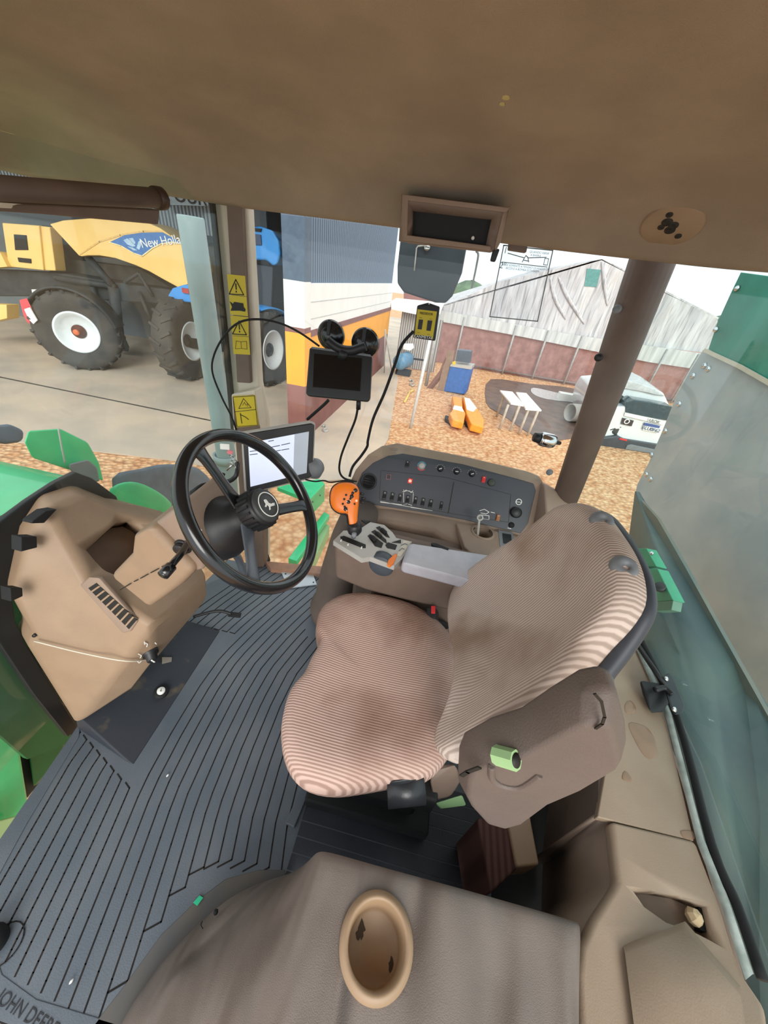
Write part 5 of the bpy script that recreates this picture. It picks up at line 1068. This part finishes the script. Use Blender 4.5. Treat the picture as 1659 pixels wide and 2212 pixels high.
# shed lean-to with white roof, compressor, ladder, chain bits
shd = thing('timber_shed', 'grey plank shed wall with white roof edge at the end of the building', 'shed', (-1.0,14,G))
s0, s1 = A(856,770,Y=13.6), A(945,760,Y=13.6)
WOOD = wave_mat('weathered_planks', (112,108,106), (176,172,168), 'X', 4.0, rough=.9, bump=.4, dist=.01)
prism('plank_wall', [V((s0.x,13.6,G)), V((s1.x,13.6,G)), V((s1.x,13.6,A(940,690,Y=13.6).z)), V((s0.x,13.6,A(850,668,Y=13.6).z))], (0,.08,0), WOOD, shd)
M('roof_sheet', [A(844,652,Y=13.2), A(952,672,Y=13.2), A(950,690,Y=13.2), A(846,668,Y=13.2), A(856,645,Y=15.2), A(960,655,Y=15.2)], [[0,3,2,1],[0,1,5,4]], WHITE, shd, solid=.04)
prism('upper_gable', [A(*q,Y=15.2) for q in [(872,628),(960,655),(950,668),(872,655)]], (0,.1,0), RB_, shd)
cm = thing('air_compressor', 'blue horizontal tank air compressor with white motor by the shed', 'compressor', A(880,800,Z=G))
cy = 12.6; cc_ = A(873,778,Y=cy)
lathe('tank', cc_+V((-.0,-.1,0)), (-.25,-1,0), [(0,-.45),(.16,-.43),(.24,-.36),(.25,-.3),(.25,.3),(.24,.36),(.16,.43),(0,.45)], mat('tank_blue',(84,130,160),.4), cm, n=30)
hull('motor', [A(*q,Y=cy) for q in [(872,742),(893,742),(894,752),(886,758),(870,755)]]+[A(*q,Y=cy+.3) for q in [(872,742),(893,742),(894,752),(886,758),(870,755)]], WHITE, cm, bevel=.02)
box('compressor_stand', (cc_.x-.2,cy-.3,G), (cc_.x+.3,cy+.1,G+.14), BLK2, cm)
tube('pulley_bar', [A(893,775,Y=cy), A(915,778,Y=cy)], .03, BLK2, cm, k=0)
ld = thing('prop_sticks', 'two pale leaning poles against the maroon wall near the compressor', 'poles', A(835,808,Z=G))
tube('pole', [A(830,805,Z=G), A(832,712,Y=10.5)], .018, SILV, ld, k=0); tube('pole', [A(846,800,Z=G), A(832,714,Y=10.5)], .018, SILV, ld, k=0)
for q, l_b in (((888,826),'white cord scrap on the concrete near the compressor'),((700,925),'grey rag heap at the foot of the maroon wall')):
    T('rag', *tubevf(smoothpath([A(q[0]+dx_,q[1]+dy_,Z=G+.02) for dx_,dy_ in ((-3,-4),(2,-6),(4,0),(-2,3),(3,7),(8,5))],4), .025, 6), SILV, l_b, 'rag', smooth=True)
T('yellow_kerb_bar', *join(tubevf([A(874,868,Z=G+.03), A(886,846,Z=G+.03)], .03, 8), tubevf([A(886,846,Z=G+.03), A(894,842,Z=G+.03)], .03, 8)), mat('yellow_bar',(230,196,96)), 'short yellow bent bar lying along the gravel edge', 'bar', smooth=True)
# white post in front and grey post behind
T('white_post', *tubevf([A(887,924,Z=G-.02), A(936,700,Y=7.9)], .035, 12), mat('post_white',(204,206,204),.5), 'slanting white post standing at the gravel edge before the net building', 'post', smooth=True)
T('grey_post', *tubevf([A(920,833,Z=G-.02), V((A(920,833,Z=G).x, A(920,833,Z=G).y, .6))], .05, 10), mat('post_grey',(160,160,158),.6), 'grey shed corner post behind the white slanting post', 'post', smooth=True)
# net building
nb = thing('net_building', 'large gabled shade net building with wrinkled grey tarpaulin front', 'building', (4.5,16,G))
YN = 15.6
TARP = mat('grey_tarpaulin', (176,174,178), .6, c2=(204,202,202), scale=1.1, stretch=(2.2,1,.4), bump=1.0, bscale=1.6)
TARP.node_tree.nodes['Bump'].inputs['Distance'].default_value = .35
tf = pp('930,668 985,650 1080,608 1180,585 1300,560 1430,630 1550,688 1552,765 1400,748 1230,722 1100,700 940,672', Y=YN)
M('tarp_front', *prism_vf(tf, (0,.12,0)), TARP, nb)
tv = pp('938,668 1100,698 1230,722 1560,770 1560,806 1400,782 1230,748 1100,722 938,692', Y=YN-.12)
M('tarp_valance', *prism_vf(tv, (0,.06,0)), mat('valance_white',(206,208,206),.7,c2=(168,170,170),scale=2,stretch=(3,1,.3)), nb)
PNt = plane((0,YN,0), (0,-1,0))
for i, (a_, b_, c_) in enumerate((((1188,600),(1200,645),(1222,690)),((1206,598),(1226,640),(1262,700)),((1300,565),(1306,610),(1312,660)))):
    tube('tarp_fold', [A(*a_,Y=YN-.01), A(*b_,Y=YN-.02), A(*c_,Y=YN-.01)], [.02+.05*math.sin(math.pi*t/12) for t in range(13)], TARP, nb, n=8)
pk_ = A(1300,560,Y=YN); l0 = A(930,668,Y=YN); r0_ = A(1552,688,Y=YN)
M('roof_sheet', [l0, pk_, r0_, l0+V((0,14,.0)), pk_+V((0,14,0)), r0_+V((0,14,0))], [[0,1,4,3],[1,2,5,4]], TARP, nb, solid=.05)
prism('gable_window', ppl('1268,580 1298,583 1288,620 1262,618', PNt, .02), (0,.02,0), mat('teal_panel',(84,140,136),.5), nb)
NET = see_through('mauve_shade_net', (.80,.72,.70), .02, body=(186,146,140), bfac=.45)
M('shade_net', *prism_vf([A(950,690,Y=YN+.02), A(1560,805,Y=YN+.02), V((A(1560,805,Y=YN).x,YN+.02,G)), V((A(950,690,Y=YN).x,YN+.02,G))], (0,.01,0)), NET, nb)
for x,y in ((978,800),(1085,806),(1145,830),(1215,835),(1380,870),(1455,860)):
    b_ = A(x,y,Z=G); b_.y = YN-.15; b_.x = A(x,y,Y=YN-.15).x
    tube('net_post', [V((b_.x,b_.y,G-.02)), V((b_.x,b_.y,.35))], .035, mat('post_grey',(160,160,158)), nb, k=0)
tube('base_rail', [V((A(1000,793,Y=YN-.1).x,YN-.1,G+.1)), V((A(1560,830,Y=YN-.1).x,YN-.1,G+.1))], .035, mat('rail_grey',(120,110,108)), nb, k=0)
# blue machine cabinet with screen and boards
cb = thing('machine_cabinet', 'blue cabinet with grey monitor on top standing on the gravel', 'cabinet', A(980,850,Z=G))
cbp = plane(A(985,850,Z=G), (-.12,-1,.0))
prism('cabinet_body', ppl('973,789 1018,796 1004,852 958,845', cbp), (.1,.5,0), mat('cabinet_blue',(44,96,168),.5), cb, bevel=.02)
prism('cabinet_top', ppl('975,786 1020,791 1018,798 972,791', cbp, .02), (.1,.5,0), SILV, cb)
prism('grey_monitor', ppl('987,757 1016,760 1013,786 983,781', cbp, -.1), (.06,.3,0), mat('slate_monitor',(74,86,98),.4), cb, bevel=.01)
prism('yellow_handle', ppl('977,782 984,779 985,786 979,789', cbp, .03), (0,.02,0), YEL, cb)
for s_, m__, l_b in (('946,836 966,757 974,758 958,848 942,846',mat('board_wood',(136,112,94)),'weathered plank leaning left of the blue cabinet'),('920,840 950,800 962,770 964,775 948,815 926,842',mat('board_rust',(120,84,70)),'rusty brown board leaning beside the weathered plank')):
    T('leaning_board', *prism_vf(ppl(s_, cbp), (.1,.06,0)), m__, l_b, 'board')
# orange snouts
for i, (s_, w_, t_, l_b) in enumerate((('977,855 997,859 1000,882 1006,893 1002,912 978,906 971,893 981,879','981,876 997,879 1002,890 978,884','962,896 975,900 1003,908 1001,914 978,914 962,903','first orange and white harvester snout lying on the gravel'),('1000,857 1012,860 1033,885 1047,908 1045,922 1018,915 1008,893','1003,859 1014,861 1030,882 1022,890 1008,885','1004,908 1020,916 1045,921 1030,924 1008,915','second orange and white harvester snout, right of the first'))):
    o = thing('harvester_snout', l_b, 'snout', A(990+i*35,905,Z=G), group='orange harvester snouts')
    top = [A(*q,Z=G+.22) for q in num(s_)]; c = sum(top, V((0,0,0)))/len(top)
    M('snout_shell', *prism_vf(top, (0,0,-.18)), mat('snout_orange',(246,160,52),.4), o, bevel=.03, seg=3)
    prism('white_patch', [A(*q,Z=G+.222) for q in num(w_)], (0,0,.006), WHITE, o)
    tr_ = [A(*q,Z=G+.08) for q in num(t_)]; M('black_tyre_rest', *prism_vf(tr_, (0,0,-.09)), BLK2, o, bevel=.02)
# tables
for i, (tp, legs, l_b) in enumerate((('1080,843 1107,846 1133,876 1104,871',((1098,874),(1122,878),(1090,850)),'left white topped work table on trestle legs in the mud'),('1115,847 1137,849 1170,886 1136,883',((1142,884),(1162,888),(1128,854)),'right white topped work table on trestle legs in the mud'))):
    o = thing('work_table', l_b, 'table', A(1110+i*40,905,Z=G), group='white work tables')
    tv_ = [A(*q,Z=G+.62) for q in num(tp)]; prism('table_top', tv_, (0,0,-.03), WHITE, o)
    for q in legs:
        p = A(*q,Z=G+.6); tube('leg', [p, V((p.x-.02,p.y,G-.01))], .03, mat('table_leg_wood',(188,176,160)), o, k=0)
# barrel / tyre lying near the pillar
T('steel_drum', *lathevf(A(1247,892,Z=G+.24), (-.8,-.35,0), [(0,-.25),(.22,-.25),(.24,-.23),(.24,.25),(.21,.25),(.21,.0),(0,.0)], 30), SILV, 'pale open drum lying on its side left of the rear pillar', 'drum', smooth=True)
T('white_block', *ovf(A(1223,857,Z=G+.12), (0,-1,0), .5, .22, .3), WHITE, 'small white block beside the lying drum', 'block')
# white car
car = thing('white_car', 'white pickup seen from behind, partly hidden by the rear pillar', 'car', A(1370,975,Z=G))
CW = mat('car_white', (226,230,232), .25, var=.02, coat=.6)
yb = 8.3; PCr = plane(A(1365,940,Z=-.6), (.05,-1,.10)); PCr = plane((0,8.6,-.5), (.08,-1,.0))
def pcr(s, off=0): return ppl(s, PCr, off)
def cr3(s, off=0, d=3.6): return prism_vf(pcr(s, off), (0.3,d,0))
M('car_body', *cr3('1293,930 1300,905 1318,880 1350,878 1450,895 1500,920 1480,990 1400,978 1330,972 1292,958'), CW, car, bevel=.06, seg=3)
M('cabin', *cr3('1318,872 1340,835 1372,833 1420,845 1460,862 1480,905 1400,898 1322,884', -.5, 2.0), CW, car, bevel=.08, seg=3)
M('roof', *prism_vf(pcr('1338,836 1365,830 1400,838 1440,852 1462,868 1440,866 1400,856 1345,846', -.45), (.2,1.9,.02)), mat('roof_grey_white',(196,196,196),.4), car, bevel=.04)
prism('rear_window', pcr('1352,868 1368,863 1452,878 1440,908 1350,890', .03), (0,.4,0), mat('car_glass',(58,76,84),.1), car, bevel=.01)
prism('tailgate_strip', pcr('1349,890 1433,908 1430,917 1347,897', .04), (0,.03,0), WHITE, car)
xd = A(1425,912,Y=8.5)-A(1385,903,Y=8.5)
text('tailgate_text', 'AMAROK', AP(1404,907.5,PCr,.045), xd, V((.12,0,1)), .10, GREY, car, .003)
tl = prism('tail_light', pcr('1344,902 1368,908 1363,920 1340,915', .03), (0,.1,0), mat('tail_lamp_grey',(70,60,66),.2), car)
lathe('lamp_ring', AP(1352,909,PCr,.04), (0,-1,0), [(.04,0),(.06,0),(.06,.02),(.04,.02)], WHITE, tl, n=20, closed=True)
npl = prism('number_plate', pcr('1388,918 1422,924 1420,934 1387,928', .035), (0,.02,0), WHITE, car); prism('plate_band', pcr('1390,912 1424,919 1422,924 1389,918', .04), (0,.02,0), mat('plate_blue',(70,90,150)), npl)
text('plate_text', 'BLU0F62', AP(1404,926,PCr,.05), xd, V((.12,0,1)), .11, mat('plate_ink',(60,80,120)), npl, .003)
prism('bumper', pcr('1292,944 1330,938 1345,946 1480,968 1480,990 1400,984 1340,978 1290,962', .10), (0,.25,0), mat('bumper_grey',(60,64,72),.4), car, bevel=.03)
prism('bumper_step', pcr('1350,958 1358,956 1415,968 1410,976 1346,966', .12), (0,.05,0), GREY, car, bevel=.01); prism('reflector', pcr('1334,942 1350,946 1349,949 1333,945', .12), (0,.02,0), RED, car)
wm = A(1335,862,Y=9.4); lathe('door_mirror', wm, (0,-1,0), cylp(.11,0,.15,.04), BLACK, car, n=16)
for x in (-.05,.5): wheel(car, V((A(1300,960,Y=9.2).x+x*0+ (0 if x<0 else 1.4), 9.3, G+.34)), (-1,0,0), .36, .22, .2, SILV, 12)
# far things
for i in range(6):
    x = 1+i*8.5; y = 60+random.uniform(-3,3); h = random.uniform(2.4,3.4)
    v, f = lathevf(V((x+random.uniform(-1,1),y,G)), (0,0,1), [(.3,0),(2.2,.6),(3.0,1.6),(2.4,h*.8),(1.0,h),(0,h*1.05)], 10)
    v = [p+V((random.uniform(-.4,.4),random.uniform(-.4,.4),random.uniform(-.3,.3))) for p in v]
    if x < -1 : continue
    T('distant_tree', v, f, mat('far_foliage',(70,96,70),.9,c2=(98,122,92),scale=.8), 'far green tree on the skyline beyond the net building', 'tree', group='skyline trees', smooth=True)
struct(prism('hill', [V((-3,66,G)), V((-3,66,.6)), V((10,66,1.6)), V((30,66,.8)), V((60,66,1.5)), V((60,66,G))], (0,2,0), mat('hill_green',(120,150,112),.9,c2=(96,126,96),scale=.3)))
lpst = thing('street_lamp', 'slim grey lamp post with curved top far beyond the mirror', 'street lamp', A(1023,605,Y=40))
tube('lamp_pole', [V((A(1023,604,Y=40).x,40,G)), A(1023,604,Y=40), A(1029,575,Y=40), A(1033,550,Y=40), A(1028,542,Y=40)], .09, mat('pole_dark',(84,90,90)), lpst)
